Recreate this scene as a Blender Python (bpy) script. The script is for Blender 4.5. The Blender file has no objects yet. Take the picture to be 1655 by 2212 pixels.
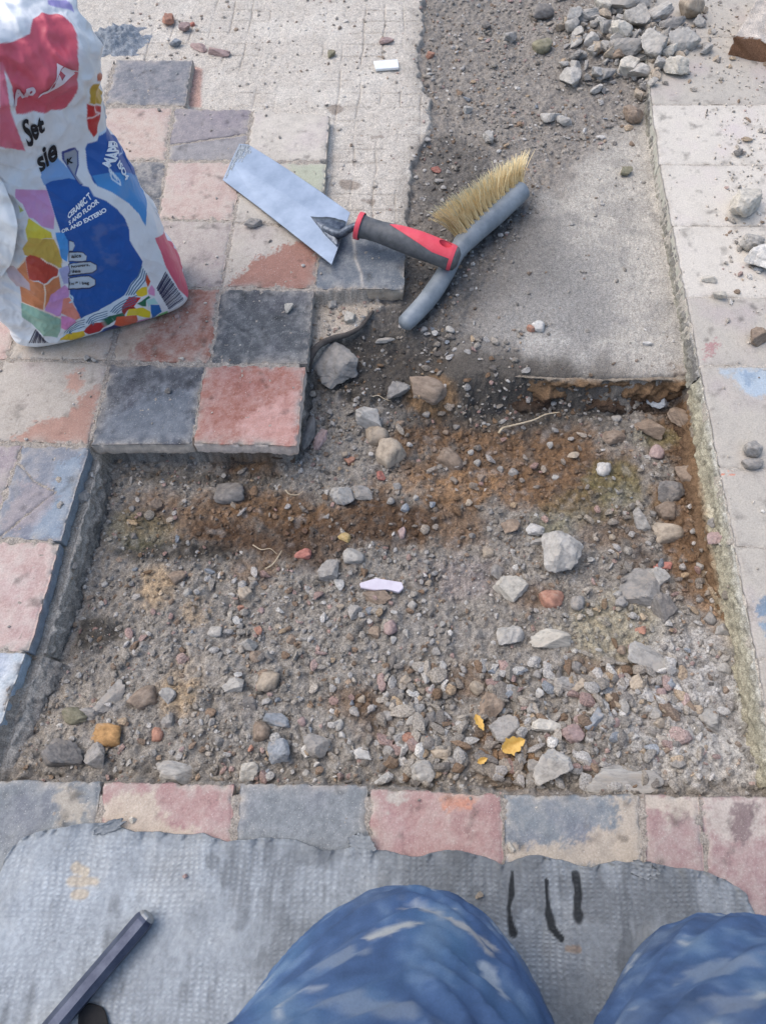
import bpy, bmesh, math, random
import numpy as np
from mathutils import Vector, Matrix

# ------------------------------------------------------------------ camera, sky, sun, exposure
SC = bpy.context.scene
COL = SC.collection
cam_d = bpy.data.cameras.new('camera')
cam = bpy.data.objects.new('camera', cam_d)
COL.objects.link(cam)
R_CAM = np.array([[0.9992155, -0.0249358, 0.0307661], [0.0361623, 0.8912076, -0.4521518], [-0.0161442, 0.4529097, 0.8914102]])
C_CAM = np.array([0.45519, -0.53244, 0.86017])
F_PX, W_PX, H_PX = 1550.0, 1655.0, 2212.6
M = Matrix.Identity(4)
for i in range(3):
    for j in range(3):
        M[i][j] = R_CAM[i, j]
    M[i][3] = C_CAM[i]
cam.matrix_world = M
cam_d.sensor_fit = 'VERTICAL'
cam_d.sensor_height = 24.0
cam_d.lens = 24.0 * F_PX / H_PX
cam_d.clip_start = 0.02
cam_d.clip_end = 200.0
cam_d.dof.use_dof = True
cam_d.dof.focus_distance = 1.05
cam_d.dof.aperture_fstop = 10.0
SC.camera = cam

SUN_EL, SUN_AZ = math.radians(58), math.radians(-72)     # azimuth from +Y, clockwise
world = bpy.data.worlds.new('World')
SC.world = world
world.use_nodes = True
wn, wl = world.node_tree.nodes, world.node_tree.links
sky = wn.new('ShaderNodeTexSky')
sky.sky_type = 'NISHITA'
sky.sun_disc = False
sky.sun_elevation = SUN_EL
sky.sun_rotation = SUN_AZ
sky.air_density = 1.0
sky.dust_density = 2.5
bg = wn['Background']
bg.inputs['Strength'].default_value = 0.15
wl.new(sky.outputs['Color'], bg.inputs['Color'])
sun_d = bpy.data.lights.new('sun', 'SUN')
sun_d.energy = 1.0
sun_d.angle = math.radians(70)
sun_d.color = (1.0, 0.955, 0.89)
sun = bpy.data.objects.new('sun', sun_d)
COL.objects.link(sun)
sd = Vector((math.sin(SUN_AZ) * math.cos(SUN_EL), math.cos(SUN_AZ) * math.cos(SUN_EL), math.sin(SUN_EL)))
sun.rotation_euler = sd.to_track_quat('Z', 'Y').to_euler()
SC.view_settings.view_transform = 'Standard'
SC.view_settings.look = 'None'
SC.view_settings.exposure = 0.78
SC.view_settings.gamma = 1.0

# ------------------------------------------------------------------ helpers
rnd = random.Random(7)

def S(r, g, b):
    """sRGB 0..255 to linear"""
    o = []
    for c in (r, g, b):
        c /= 255.0
        o.append(c / 12.92 if c <= 0.04045 else ((c + 0.055) / 1.055) ** 2.4)
    return np.array(o)

def P(x, y, z=0.0):
    """photo pixel (1655 px wide frame) -> point of the plane at height z"""
    d = R_CAM @ np.array([x - W_PX / 2, H_PX / 2 - y, -F_PX])
    return C_CAM + d * (z - C_CAM[2]) / d[2]

def V(x, y, z=0.0):
    return Vector(P(x, y, z))

def ppm(p):
    """metres per photo pixel at point p"""
    return float(-((R_CAM.T @ (np.array(p) - C_CAM))[2]) / F_PX)

def _hash(ix, iy, seed):
    h = (ix.astype(np.int64) * 374761393 + iy.astype(np.int64) * 668265263 + seed * 974711) & 0xffffffff
    h = ((h ^ (h >> 13)) * 1274126177) & 0xffffffff
    h = h ^ (h >> 16)
    return h

def noise(x, y, seed=0):
    """2-D gradient noise, about -1..1"""
    x = np.asarray(x, float); y = np.asarray(y, float)
    ix = np.floor(x); iy = np.floor(y)
    fx = x - ix; fy = y - iy
    u = fx * fx * fx * (fx * (fx * 6 - 15) + 10); v = fy * fy * fy * (fy * (fy * 6 - 15) + 10)
    def g(dx, dy):
        a = (_hash(ix + dx, iy + dy, seed) & 0xffff) * (2 * np.pi / 65536)
        return np.cos(a) * (fx - dx) + np.sin(a) * (fy - dy)
    n00, n10, n01, n11 = g(0, 0), g(1, 0), g(0, 1), g(1, 1)
    return 1.5 * ((n00 * (1 - u) + n10 * u) * (1 - v) + (n01 * (1 - u) + n11 * u) * v)

def fbm(x, y, seed=0, octv=4, gain=0.5):
    s = 0; a = 1.0; f = 1.0
    for o in range(octv):
        s = s + a * noise(x * f, y * f, seed + 17 * o); a *= gain; f *= 2.03
    return s

def cells(x, y, seed=0):
    """2-D cell noise: distance to the nearest jittered point, 0..~1, and that cell's random value"""
    x = np.asarray(x, float); y = np.asarray(y, float)
    ix = np.floor(x); iy = np.floor(y)
    best = np.full(x.shape, 9.0); val = np.zeros(x.shape)
    for dx in (-1, 0, 1):
        for dy in (-1, 0, 1):
            h = _hash(ix + dx, iy + dy, seed)
            px = ix + dx + (h & 0xff) / 255.0; py = iy + dy + ((h >> 8) & 0xff) / 255.0
            d = np.hypot(px - x, py - y)
            m = d < best
            best = np.where(m, d, best); val = np.where(m, ((h >> 16) & 0xff) / 255.0, val)
    return best, val

def sdist(poly, x, y):
    """signed distance to a polygon (positive inside)"""
    poly = np.asarray(poly, float)
    inside = np.zeros(x.shape, bool)
    d2 = np.full(x.shape, 1e9)
    n = len(poly)
    for i in range(n):
        ax, ay = poly[i]; bx, by = poly[(i + 1) % n]
        ex, ey = bx - ax, by - ay
        L = ex * ex + ey * ey + 1e-18
        t = np.clip(((x - ax) * ex + (y - ay) * ey) / L, 0, 1)
        d2 = np.minimum(d2, (x - ax - t * ex) ** 2 + (y - ay - t * ey) ** 2)
        c = ((ay > y) != (by > y))
        xi = ax + (y - ay) * ex / (ey if abs(ey) > 1e-12 else 1e-12)
        inside ^= c & (x < xi)
    d = np.sqrt(d2)
    return np.where(inside, d, -d)

def sstep(a, b, x):
    t = np.clip((x - a) / (b - a), 0, 1)
    return t * t * (3 - 2 * t)

def pw(pts, z=0.0):
    """photo pixels -> xy polygon at height z"""
    return np.array([P(px, py, z)[:2] for px, py in pts])

def lerp(a, b, t):
    return a + (b - a) * t

def mesh_np(name, verts, quads, mat=None, col=None, parent=None, smooth=True, loc=None):
    me = bpy.data.meshes.new(name)
    verts = np.asarray(verts, np.float32); quads = np.asarray(quads, np.int32)
    k = quads.shape[1]
    me.vertices.add(len(verts)); me.vertices.foreach_set('co', verts.ravel())
    me.loops.add(quads.size); me.loops.foreach_set('vertex_index', quads.ravel())
    me.polygons.add(len(quads))
    me.polygons.foreach_set('loop_start', np.arange(0, quads.size, k, dtype=np.int32))
    me.polygons.foreach_set('use_smooth', np.full(len(quads), smooth, bool))
    me.update(calc_edges=True)
    if col is not None:
        ca = me.color_attributes.new('Col', 'FLOAT_COLOR', 'POINT')
        c4 = np.ones((len(verts), 4), np.float32); c4[:, :3] = col
        ca.data.foreach_set('color', c4.ravel())
    if mat: me.materials.append(mat)
    return link(name, me, parent, loc)

def link(name, me, parent=None, loc=None):
    o = bpy.data.objects.new(name, me)
    COL.objects.link(o)
    if loc is not None: o.location = loc
    if parent is not None: o.parent = parent
    return o

def mesh_bm(name, bm, mat, parent=None, smooth=True, loc=None):
    me = bpy.data.meshes.new(name)
    bmesh.ops.recalc_face_normals(bm, faces=bm.faces[:])
    bm.to_mesh(me); bm.free()
    if smooth:
        me.polygons.foreach_set('use_smooth', np.ones(len(me.polygons), bool))
    if mat: me.materials.append(mat)
    return link(name, me, parent, loc)

def empty(name, loc=(0, 0, 0)):
    o = bpy.data.objects.new(name, None)
    COL.objects.link(o); o.location = loc
    o.empty_display_size = 0.05
    return o

def tag(o, label=None, cat=None, group=None, kind=None):
    if label: o['label'] = label
    if cat: o['category'] = cat
    if group: o['group'] = group
    if kind: o['kind'] = kind
    return o

def grid_quads(nu, nv, off=0, closed_u=False):
    """vertex index = v*nu + u"""
    u = np.arange(nu if closed_u else nu - 1); v = np.arange(nv - 1)
    U, Vv = np.meshgrid(u, v)
    U2 = (U + 1) % nu
    q = np.stack([Vv * nu + U, Vv * nu + U2, (Vv + 1) * nu + U2, (Vv + 1) * nu + U], -1).reshape(-1, 4)
    return q + off

def sweep(path, radii, nseg=20, flat=None, up=(0, 0, 1), cap=True, rot=0.0):
    """tube along path; radii = list of (side, up) half sizes; returns verts, quads"""
    path = [Vector(p) for p in path]
    n = len(path); vs = []
    for i, p in enumerate(path):
        t = (path[min(i + 1, n - 1)] - path[max(i - 1, 0)]).normalized()
        s = t.cross(Vector(up)).normalized(); w = s.cross(t).normalized()
        ra, rb = radii[i] if hasattr(radii[i], '__len__') else (radii[i], radii[i])
        for k in range(nseg):
            a = 2 * math.pi * k / nseg + rot
            ca, sa = math.cos(a), math.sin(a)
            if flat:
                ca = math.copysign(abs(ca) ** flat, ca); sa = math.copysign(abs(sa) ** flat, sa)
            vs.append(p + s * (ca * ra) + w * (sa * rb))
    q = grid_quads(nseg, n, closed_u=True).tolist()
    return vs, q

def sweep_obj(name, path, radii, mat, parent=None, nseg=20, flat=None, up=(0, 0, 1), smooth=True, rot=0.0, loc=None):
    vs, q = sweep(path, radii, nseg, flat, up, rot=rot)
    bm = bmesh.new()
    bv = [bm.verts.new(v) for v in vs]
    for f in q: bm.faces.new([bv[i] for i in f])
    n = len(path)
    bm.faces.new([bv[k] for k in range(nseg)]); bm.faces.new([bv[(n - 1) * nseg + k] for k in range(nseg)])
    return mesh_bm(name, bm, mat, parent, smooth, loc)

def smooth_path(pts, n=40):
    """Catmull-Rom through points"""
    pts = [np.array(p, float) for p in pts]
    pts = [2 * pts[0] - pts[1]] + pts + [2 * pts[-1] - pts[-2]]
    out = []
    m = len(pts) - 3
    for k in range(n):
        t = k / (n - 1) * m; i = min(int(t), m - 1); t -= i
        a, b, c, d = pts[i:i + 4]
        out.append(0.5 * (2 * b + (c - a) * t + (2 * a - 5 * b + 4 * c - d) * t * t + (3 * b - a - 3 * c + d) * t ** 3))
    return out

# ------------------------------------------------------------------ materials
def new_mat(name):
    m = bpy.data.materials.new(name); m.use_nodes = True
    nt = m.node_tree
    return m, nt, nt.nodes['Principled BSDF']

def N(nt, typ, **kw):
    n = nt.nodes.new(typ)
    for k, v in kw.items():
        if k.startswith('i_'): n.inputs[k[2:].replace('_', ' ')].default_value = v
        else: setattr(n, k, v)
    return n

def mat_vcol(name, fine=500.0, amp=0.35, rough=0.85, bump=0.3, bump_scale=700.0, bdist=0.001, speck=0.0, spec=0.3):
    """vertex-colour material with fine grain, optional pale specks and bump"""
    m, nt, b = new_mat(name)
    L = nt.links
    at = N(nt, 'ShaderNodeAttribute', attribute_name='Col')
    tc = N(nt, 'ShaderNodeTexCoord')
    n1 = N(nt, 'ShaderNodeTexNoise', i_Scale=fine, i_Detail=5.0, i_Roughness=0.7)
    L.new(tc.outputs['Object'], n1.inputs['Vector'])
    mr = N(nt, 'ShaderNodeMapRange')
    mr.inputs['From Min'].default_value = 0.3; mr.inputs['From Max'].default_value = 0.7
    mr.inputs['To Min'].default_value = 1 - amp; mr.inputs['To Max'].default_value = 1 + amp
    L.new(n1.outputs['Fac'], mr.inputs['Value'])
    mx = N(nt, 'ShaderNodeVectorMath', operation='SCALE')
    L.new(at.outputs['Color'], mx.inputs[0]); L.new(mr.outputs['Result'], mx.inputs['Scale'])
    last = mx.outputs['Vector']
    if speck > 0:
        vo = N(nt, 'ShaderNodeTexNoise', i_Scale=620.0, i_Detail=2.0)
        L.new(tc.outputs['Object'], vo.inputs['Vector'])
        cr = N(nt, 'ShaderNodeMapRange'); cr.inputs['From Min'].default_value = 0.64; cr.inputs['From Max'].default_value = 0.70
        cr.inputs['To Max'].default_value = speck
        L.new(vo.outputs['Fac'], cr.inputs['Value'])
        mm = N(nt, 'ShaderNodeMix', data_type='RGBA')
        L.new(cr.outputs['Result'], mm.inputs['Factor']); L.new(last, mm.inputs[6])
        mm.inputs[7].default_value = (0.62, 0.58, 0.52, 1)
        last = mm.outputs[2]
    L.new(last, b.inputs['Base Color'])
    b.inputs['Roughness'].default_value = rough
    b.inputs['Specular IOR Level'].default_value = spec
    n2 = N(nt, 'ShaderNodeTexNoise', i_Scale=bump_scale, i_Detail=4.0, i_Roughness=0.65)
    L.new(tc.outputs['Object'], n2.inputs['Vector'])
    bp = N(nt, 'ShaderNodeBump', i_Strength=bump, i_Distance=bdist)
    L.new(n2.outputs['Fac'], bp.inputs['Height']); L.new(bp.outputs['Normal'], b.inputs['Normal'])
    return m

def mat_plain(name, c1, c2=None, scale=60.0, rough=0.5, metal=0.0, bump=0.15, bscale=400.0, bdist=0.0005, spec=0.5, coord='Object', lo=0.35, hi=0.65, stretch=None):
    """two-tone noise material"""
    m, nt, b = new_mat(name)
    L = nt.links
    tc = N(nt, 'ShaderNodeTexCoord')
    vec = tc.outputs[coord]
    if stretch:
        mp = N(nt, 'ShaderNodeMapping'); mp.inputs['Scale'].default_value = stretch
        L.new(vec, mp.inputs['Vector']); vec = mp.outputs['Vector']
    n1 = N(nt, 'ShaderNodeTexNoise', i_Scale=scale, i_Detail=5.0, i_Roughness=0.65)
    L.new(vec, n1.inputs['Vector'])
    cr = N(nt, 'ShaderNodeValToRGB')
    cr.color_ramp.elements[0].position = lo; cr.color_ramp.elements[1].position = hi
    c2 = c1 if c2 is None else c2
    cr.color_ramp.elements[0].color = (*c1, 1); cr.color_ramp.elements[1].color = (*c2, 1)
    L.new(n1.outputs['Fac'], cr.inputs['Fac']); L.new(cr.outputs['Color'], b.inputs['Base Color'])
    b.inputs['Roughness'].default_value = rough; b.inputs['Metallic'].default_value = metal
    b.inputs['Specular IOR Level'].default_value = spec
    n2 = N(nt, 'ShaderNodeTexNoise', i_Scale=bscale, i_Detail=3.0)
    L.new(vec, n2.inputs['Vector'])
    bp = N(nt, 'ShaderNodeBump', i_Strength=bump, i_Distance=bdist)
    L.new(n2.outputs['Fac'], bp.inputs['Height']); L.new(bp.outputs['Normal'], b.inputs['Normal'])
    return m

def mat_stone():
    """stone whose colour is the object's own colour"""
    m, nt, b = new_mat('stone')
    L = nt.links
    oi = N(nt, 'ShaderNodeObjectInfo'); tc = N(nt, 'ShaderNodeTexCoord')
    add = N(nt, 'ShaderNodeVectorMath', operation='ADD')
    sc = N(nt, 'ShaderNodeVectorMath', operation='SCALE')
    sc.inputs[0].default_value = (37, 51, 23)
    L.new(oi.outputs['Random'], sc.inputs['Scale']); L.new(sc.outputs['Vector'], add.inputs[1]); L.new(tc.outputs['Object'], add.inputs[0])
    n1 = N(nt, 'ShaderNodeTexNoise', i_Scale=2.2, i_Detail=7.0, i_Roughness=0.72)
    L.new(add.outputs['Vector'], n1.inputs['Vector'])
    mr = N(nt, 'ShaderNodeMapRange'); mr.inputs['From Min'].default_value = 0.3; mr.inputs['From Max'].default_value = 0.7
    mr.inputs['To Min'].default_value = 0.55; mr.inputs['To Max'].default_value = 1.35
    L.new(n1.outputs['Fac'], mr.inputs['Value'])
    mx = N(nt, 'ShaderNodeVectorMath', operation='SCALE')
    L.new(oi.outputs['Color'], mx.inputs[0]); L.new(mr.outputs['Result'], mx.inputs['Scale'])
    n3 = N(nt, 'ShaderNodeTexNoise', i_Scale=1.1, i_Detail=6.0, i_Roughness=0.75)
    L.new(add.outputs['Vector'], n3.inputs['Vector'])
    cr = N(nt, 'ShaderNodeMapRange'); cr.inputs['From Min'].default_value = 0.53; cr.inputs['From Max'].default_value = 0.66
    cr.inputs['To Max'].default_value = 0.55
    L.new(n3.outputs['Fac'], cr.inputs['Value'])
    mm = N(nt, 'ShaderNodeMix', data_type='RGBA')
    L.new(cr.outputs['Result'], mm.inputs['Factor']); L.new(mx.outputs['Vector'], mm.inputs[6])
    mm.inputs[7].default_value = (*S(150, 138, 124), 1)
    L.new(mm.outputs[2], b.inputs['Base Color'])
    b.inputs['Roughness'].default_value = 0.9; b.inputs['Specular IOR Level'].default_value = 0.25
    n2 = N(nt, 'ShaderNodeTexNoise', i_Scale=9.0, i_Detail=6.0, i_Roughness=0.7)
    L.new(add.outputs['Vector'], n2.inputs['Vector'])
    bp = N(nt, 'ShaderNodeBump', i_Strength=0.6, i_Distance=0.0012)
    L.new(n2.outputs['Fac'], bp.inputs['Height']); L.new(bp.outputs['Normal'], b.inputs['Normal'])
    return m

M_GROUND = mat_vcol('ground', fine=520, amp=0.55, rough=0.95, bump=1.0, bump_scale=480, bdist=0.0020, spec=0.15)
M_TILE = mat_vcol('quarry_tile', fine=420, amp=0.2, rough=0.8, bump=0.4, bump_scale=700, bdist=0.0007, speck=0.5, spec=0.3)
M_STONE = mat_stone()

# ------------------------------------------------------------------ ground: one sheet with trench, mortar bed, swept slab, beds under the tiles
STEP = 0.0019
fx = np.arange(-0.50, 1.27, STEP); fy = np.arange(-0.72, 1.24, STEP)
def outer(a, b, sgn):
    o = [a]; s = STEP
    while abs(o[-1] - a) < 40:
        s *= 1.35; o.append(o[-1] + sgn * s)
    return np.array(o[1:])
gx = np.concatenate([outer(fx[0], 0, -1)[::-1], fx, outer(fx[-1], 0, 1)])
gy = np.concatenate([outer(fy[0], 0, -1)[::-1], fy, outer(fy[-1], 0, 1)])
GX, GY = np.meshgrid(gx, gy)
x, y = GX, GY
wob = 0.006 * fbm(x * 28, y * 28, 3, 3)          # ragged edges
wob2 = 0.002 * fbm(x * 110, y * 110, 5, 2)

ZB = -0.024
# bed under the tile block on the left (inset from the exposed tile edges)
blk = pw([(-200, 134), (404, 136), (402, 232), (540, 236), (700, 252), (690, 480), (860, 575), (862, 618), (672, 632), (652, 790), (625, 945), (205, 945), (180, 985), (118, 1170), (50, 1410), (-40, 1700), (-600, 1700), (-600, 134)])
bed_n = pw([(-400, -200), (905, -200), (915, 60), (900, 150), (930, 215), (925, 290), (893, 352), (885, 425), (878, 560), (700, 640), (240, 300), (-400, 300)], -0.02)
bed_m = pw([(672, 640), (866, 655), (815, 665), (790, 690), (770, 712), (715, 735), (676, 775), (640, 800)], -0.026)
led_l = pw([(222, 960), (212, 1010), (162, 1185), (98, 1415), (72, 1475), (40, 1560), (2, 1690), (-700, 1700), (-700, 950)], -0.022)
slab = pw([(880, 815), (950, 770), (1000, 720), (1090, 560), (1170, 420), (1260, 330), (1400, 240), (1560, 240), (1600, 818), (1330, 824), (1130, 812), (960, 832)], -0.03)
pit = pw([(700, 800), (790, 835), (880, 838), (960, 836), (1130, 822), (1330, 830), (1508, 824), (1512, 850), (1526, 1000), (1546, 1130), (1588, 1310), (1622, 1490), (1650, 1700), (1385, 1712), (1085, 1702), (510, 1690), (-60, 1676), (28, 1560), (72, 1470), (100, 1415), (166, 1185), (212, 1010), (205, 950), (625, 950), (650, 800)], -0.03)
slope = pw([(690, 790), (790, 700), (860, 700), (960, 740), (960, 900), (650, 960)], -0.035)
edge_r = pw([(1400, 150), (1425, 355), (1452, 487), (1490, 690), (1516, 830), (1566, 1090), (1612, 1330), (1668, 1640), (2600, 1700), (2600, 0), (1400, 0)])
row_s = pw([(-900, 1700), (1390, 1722), (3000, 1722), (3000, 3200), (-900, 3200)])

ctl = [(1000, 890, -.088), (1400, 880, -.088), (1150, 950, -.086), (700, 1050, -.072), (300, 1050, -.066), (230, 1250, -.066), (150, 1450, -.058), (600, 1300, -.066), (1000, 1200, -.076), (1400, 1150, -.078), (1400, 1400, -.060), (1000, 1500, -.060), (1550, 1500, -.042), (1500, 1650, -.026), (1000, 1665, -.046), (500, 1665, -.040), (60, 1650, -.026), (110, 1560, -.045), (800, 870, -.066), (250, 1000, -.060), (560, 1010, -.066), (300, 1640, -.040), (1300, 1655, -.034), (700, 1640, -.050)]
cw = np.array([list(P(a, b, c)[:2]) + [c] for a, b, c in ctl])
num = np.zeros(x.shape); den = np.zeros(x.shape)
for cx_, cy_, cz_ in cw:
    w = 1.0 / ((x - cx_) ** 2 + (y - cy_) ** 2 + 0.002) ** 1.5
    num += w * cz_; den += w
floor_z = num / den

lump = 0.0046 * fbm(x * 22, y * 22, 11, 3) + 0.0034 * fbm(x * 75, y * 75, 12, 4)
cd, cv = cells(x * 95, y * 95, 4)
grit_h = 0.0034 * np.clip(0.62 - cd, 0, 1) * cv
cd2, cv2 = cells(x * 210, y * 210, 8)
grit_h = grit_h + 0.0026 * np.clip(0.6 - cd2, 0, 1) * cv2

z = np.full(x.shape, -0.031) + 0.8 * lump + 0.9 * grit_h
a = {}
def zone(name, poly, h, soft, wobble=1.0):
    """blend height h into z inside poly"""
    global z
    s = sdist(poly, x, y) + wobble * wob + wob2
    m = sstep(-soft, soft, s)
    a[name] = m
    z = lerp(z, h, m)
    return m

gl = lambda c: np.exp(-((np.abs((c + 0.004 * fbm(x * 9, y * 9, 21, 2)) / 0.0405 % 1.0 - 0.5)) / 0.032) ** 2)
groove = np.maximum(gl(x), gl(y)) * sstep(-0.1, 0.45, fbm(x * 7, y * 7, 23, 3))
# ground west / north dirt heap under the rubble
heap = np.exp(-(((x - P(1370, 80, -.02)[0]) / 0.17) ** 2 + ((y - P(1370, 80, -.02)[1]) / 0.17) ** 2))
z = z + 0.022 * heap
zone('slab', slab, -0.030 + 0.0010 * fbm(x * 30, y * 30, 31, 4) + 0.0007 * fbm(x * 180, y * 120, 32, 2), 0.012)
zone('bed_n', bed_n, -0.020 + 0.0012 * fbm(x * 40, y * 40, 33, 4) - 0.0026 * groove + 0.25 * grit_h, 0.0035, 1.2)
zone('slope', slope, -0.058 + lump + grit_h, 0.045)
nw = sstep(P(1100, 800)[0] - .05, P(1100, 800)[0] + .02, x)
pm = zone('pit', pit, floor_z + 1.15 * lump + 1.2 * grit_h, 0.0055 + 0.024 * sstep(P(0, 980)[1], P(0, 900)[1], y) * (1 - .55 * nw), 0.8)
z = z + 4 * pm * (1 - pm) * (0.010 * fbm(x * 24, y * 24 + 3, 19, 4) + .4 * lump)
zone('bed_m', bed_m, -0.027 + 0.0016 * fbm(x * 40, y * 40, 35, 4), 0.003, 0.8)
zone('led_l', led_l, -0.0235 + 0.0012 * fbm(x * 60, y * 60, 37, 3), 0.003, 0.5)
zone('blk', blk, -0.0016 + 0.0016 * fbm(x * 90, y * 90, 38, 3), 0.002, 0.2)
zone('edge_r', edge_r, -0.0016 + 0.0008 * fbm(x * 90, y * 90, 39, 3), 0.0025, 0.2)
zone('row_s', row_s, -0.0016 + 0.0014 * fbm(x * 90, y * 90, 40, 3), 0.002, 0.2)
far = sstep(0, .2, np.maximum(np.maximum(fx[0] - x, x - fx[-1]), np.maximum(fy[0] - y, y - fy[-1])))
GZ = z = z * (1 - far) - .03 * far

def ground_z(px, py):
    i = np.clip(np.searchsorted(gx, px) - 1, 0, len(gx) - 2); j = np.clip(np.searchsorted(gy, py) - 1, 0, len(gy) - 2)
    tx = (px - gx[i]) / (gx[i + 1] - gx[i]); ty = (py - gy[j]) / (gy[j + 1] - gy[j])
    return (GZ[j, i] * (1 - tx) + GZ[j, i + 1] * tx) * (1 - ty) + (GZ[j + 1, i] * (1 - tx) + GZ[j + 1, i + 1] * tx) * ty

def on_ground(px, py, it=6, zmin=None):
    """photo pixel -> point on the ground sheet (tiles count as height 0 where zmin says so)"""
    zz = -0.03
    for _ in range(it):
        p = P(px, py, zz)
        zz = 0.5 * zz + 0.5 * float(ground_z(p[0], p[1]))
        if zmin is not None: zz = max(zz, zmin)
    p = P(px, py, zz); p[2] = zz
    return p

# colours of the ground
C_DIRT = S(140, 133, 124); C_GREY = S(146, 139, 129); C_DARK = S(82, 79, 75); C_BROWN = S(122, 96, 72); C_BROWND = S(90, 69, 52)
C_BED = S(194, 186, 174); C_SLAB = S(182, 175, 163); C_YEL = S(180, 176, 154); C_MOSS = S(118, 116, 80); C_PALE = S(180, 176, 170); C_TAN = S(186, 160, 126)
gc = np.empty(x.shape + (3,)); gc[:] = C_DIRT
def mix(mask, c, op=1.0):
    global gc
    m = np.clip(mask * op, 0, 1)[..., None]
    gc = gc * (1 - m) + np.asarray(c) * m
n_big = fbm(x * 9, y * 9, 51, 4); n_mid = fbm(x * 35, y * 35, 52, 4); n_sml = fbm(x * 140, y * 140, 53, 3)
def paint(pts, c, soft=0.03, op=1.0, zp=-0.03, rag=1.0):
    s = sdist(pw(pts, zp), x, y) + rag * (0.035 * n_big * 0.5 + 0.014 * n_mid)
    mix(sstep(-soft, soft, s), c, op)
def blob(px, py, rx, ry, c, op=1.0, zp=-0.07, rag=0.35):
    p = P(px, py, zp); k = ppm(p)
    d = np.hypot((x - p[0]) / (rx * k), (y - p[1]) / (ry * k * 1.15)) + rag * (n_big + 0.8 * n_mid)
    mix(sstep(1.15, 0.45, d), c, op)

s_ = sdist(slab, x, y) + .03 * n_big + .016 * n_mid; mix(sstep(-.03, .06, s_), C_SLAB); mix(sstep(-.01, .05, s_) * sstep(.0, .7, n_mid + .5 * n_sml), S(138, 133, 125), .6); mix(sstep(-.01, .05, s_) * sstep(.0, .6, n_big + .3 * n_mid), S(146, 141, 133), .5)
paint([(1000, 720), (1120, 560), (1200, 470), (1330, 560), (1340, 700), (1250, 815), (960, 830)], S(138, 135, 130), 0.06, 0.8)
paint([(980, 760), (1060, 720), (1330, 790), (1320, 850), (960, 850)], S(132, 126, 118), 0.03, 0.6)
blob(1200, 760, 95, 60, S(186, 181, 172), 0.6, -0.03)
mix(a['bed_n'], C_BED)
mix(a['bed_n'] * sstep(.045, -.01, sdist(bed_n, x, y) + .03 * n_big + .012 * n_mid), S(140, 133, 123), .7); mix(a['bed_n'] * groove, S(140, 132, 122), 0.55)
mix(a['bed_n'] * sstep(0.05, 0.6, n_mid), S(170, 161, 149), 0.5); mix(a['bed_n'] * sstep(0.1, 0.6, -n_big), S(206, 199, 187), 0.6); mix(a['bed_n'] * sstep(0.35, 0.9, n_sml + .4 * n_mid), S(132, 126, 118), 0.5)
# loose dark sandy soil by the brush
paint([(905, 330), (960, 290), (1060, 330), (1120, 420), (1150, 470), (1050, 620), (1000, 700), (960, 850), (760, 830), (700, 760), (790, 690), (880, 620), (890, 480)], S(98, 94, 89), 0.035, 0.85)
paint([(1000, 480), (1200, 480), (1230, 560), (1120, 660), (980, 720)], S(104, 101, 97), 0.05, 0.6)
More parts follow.
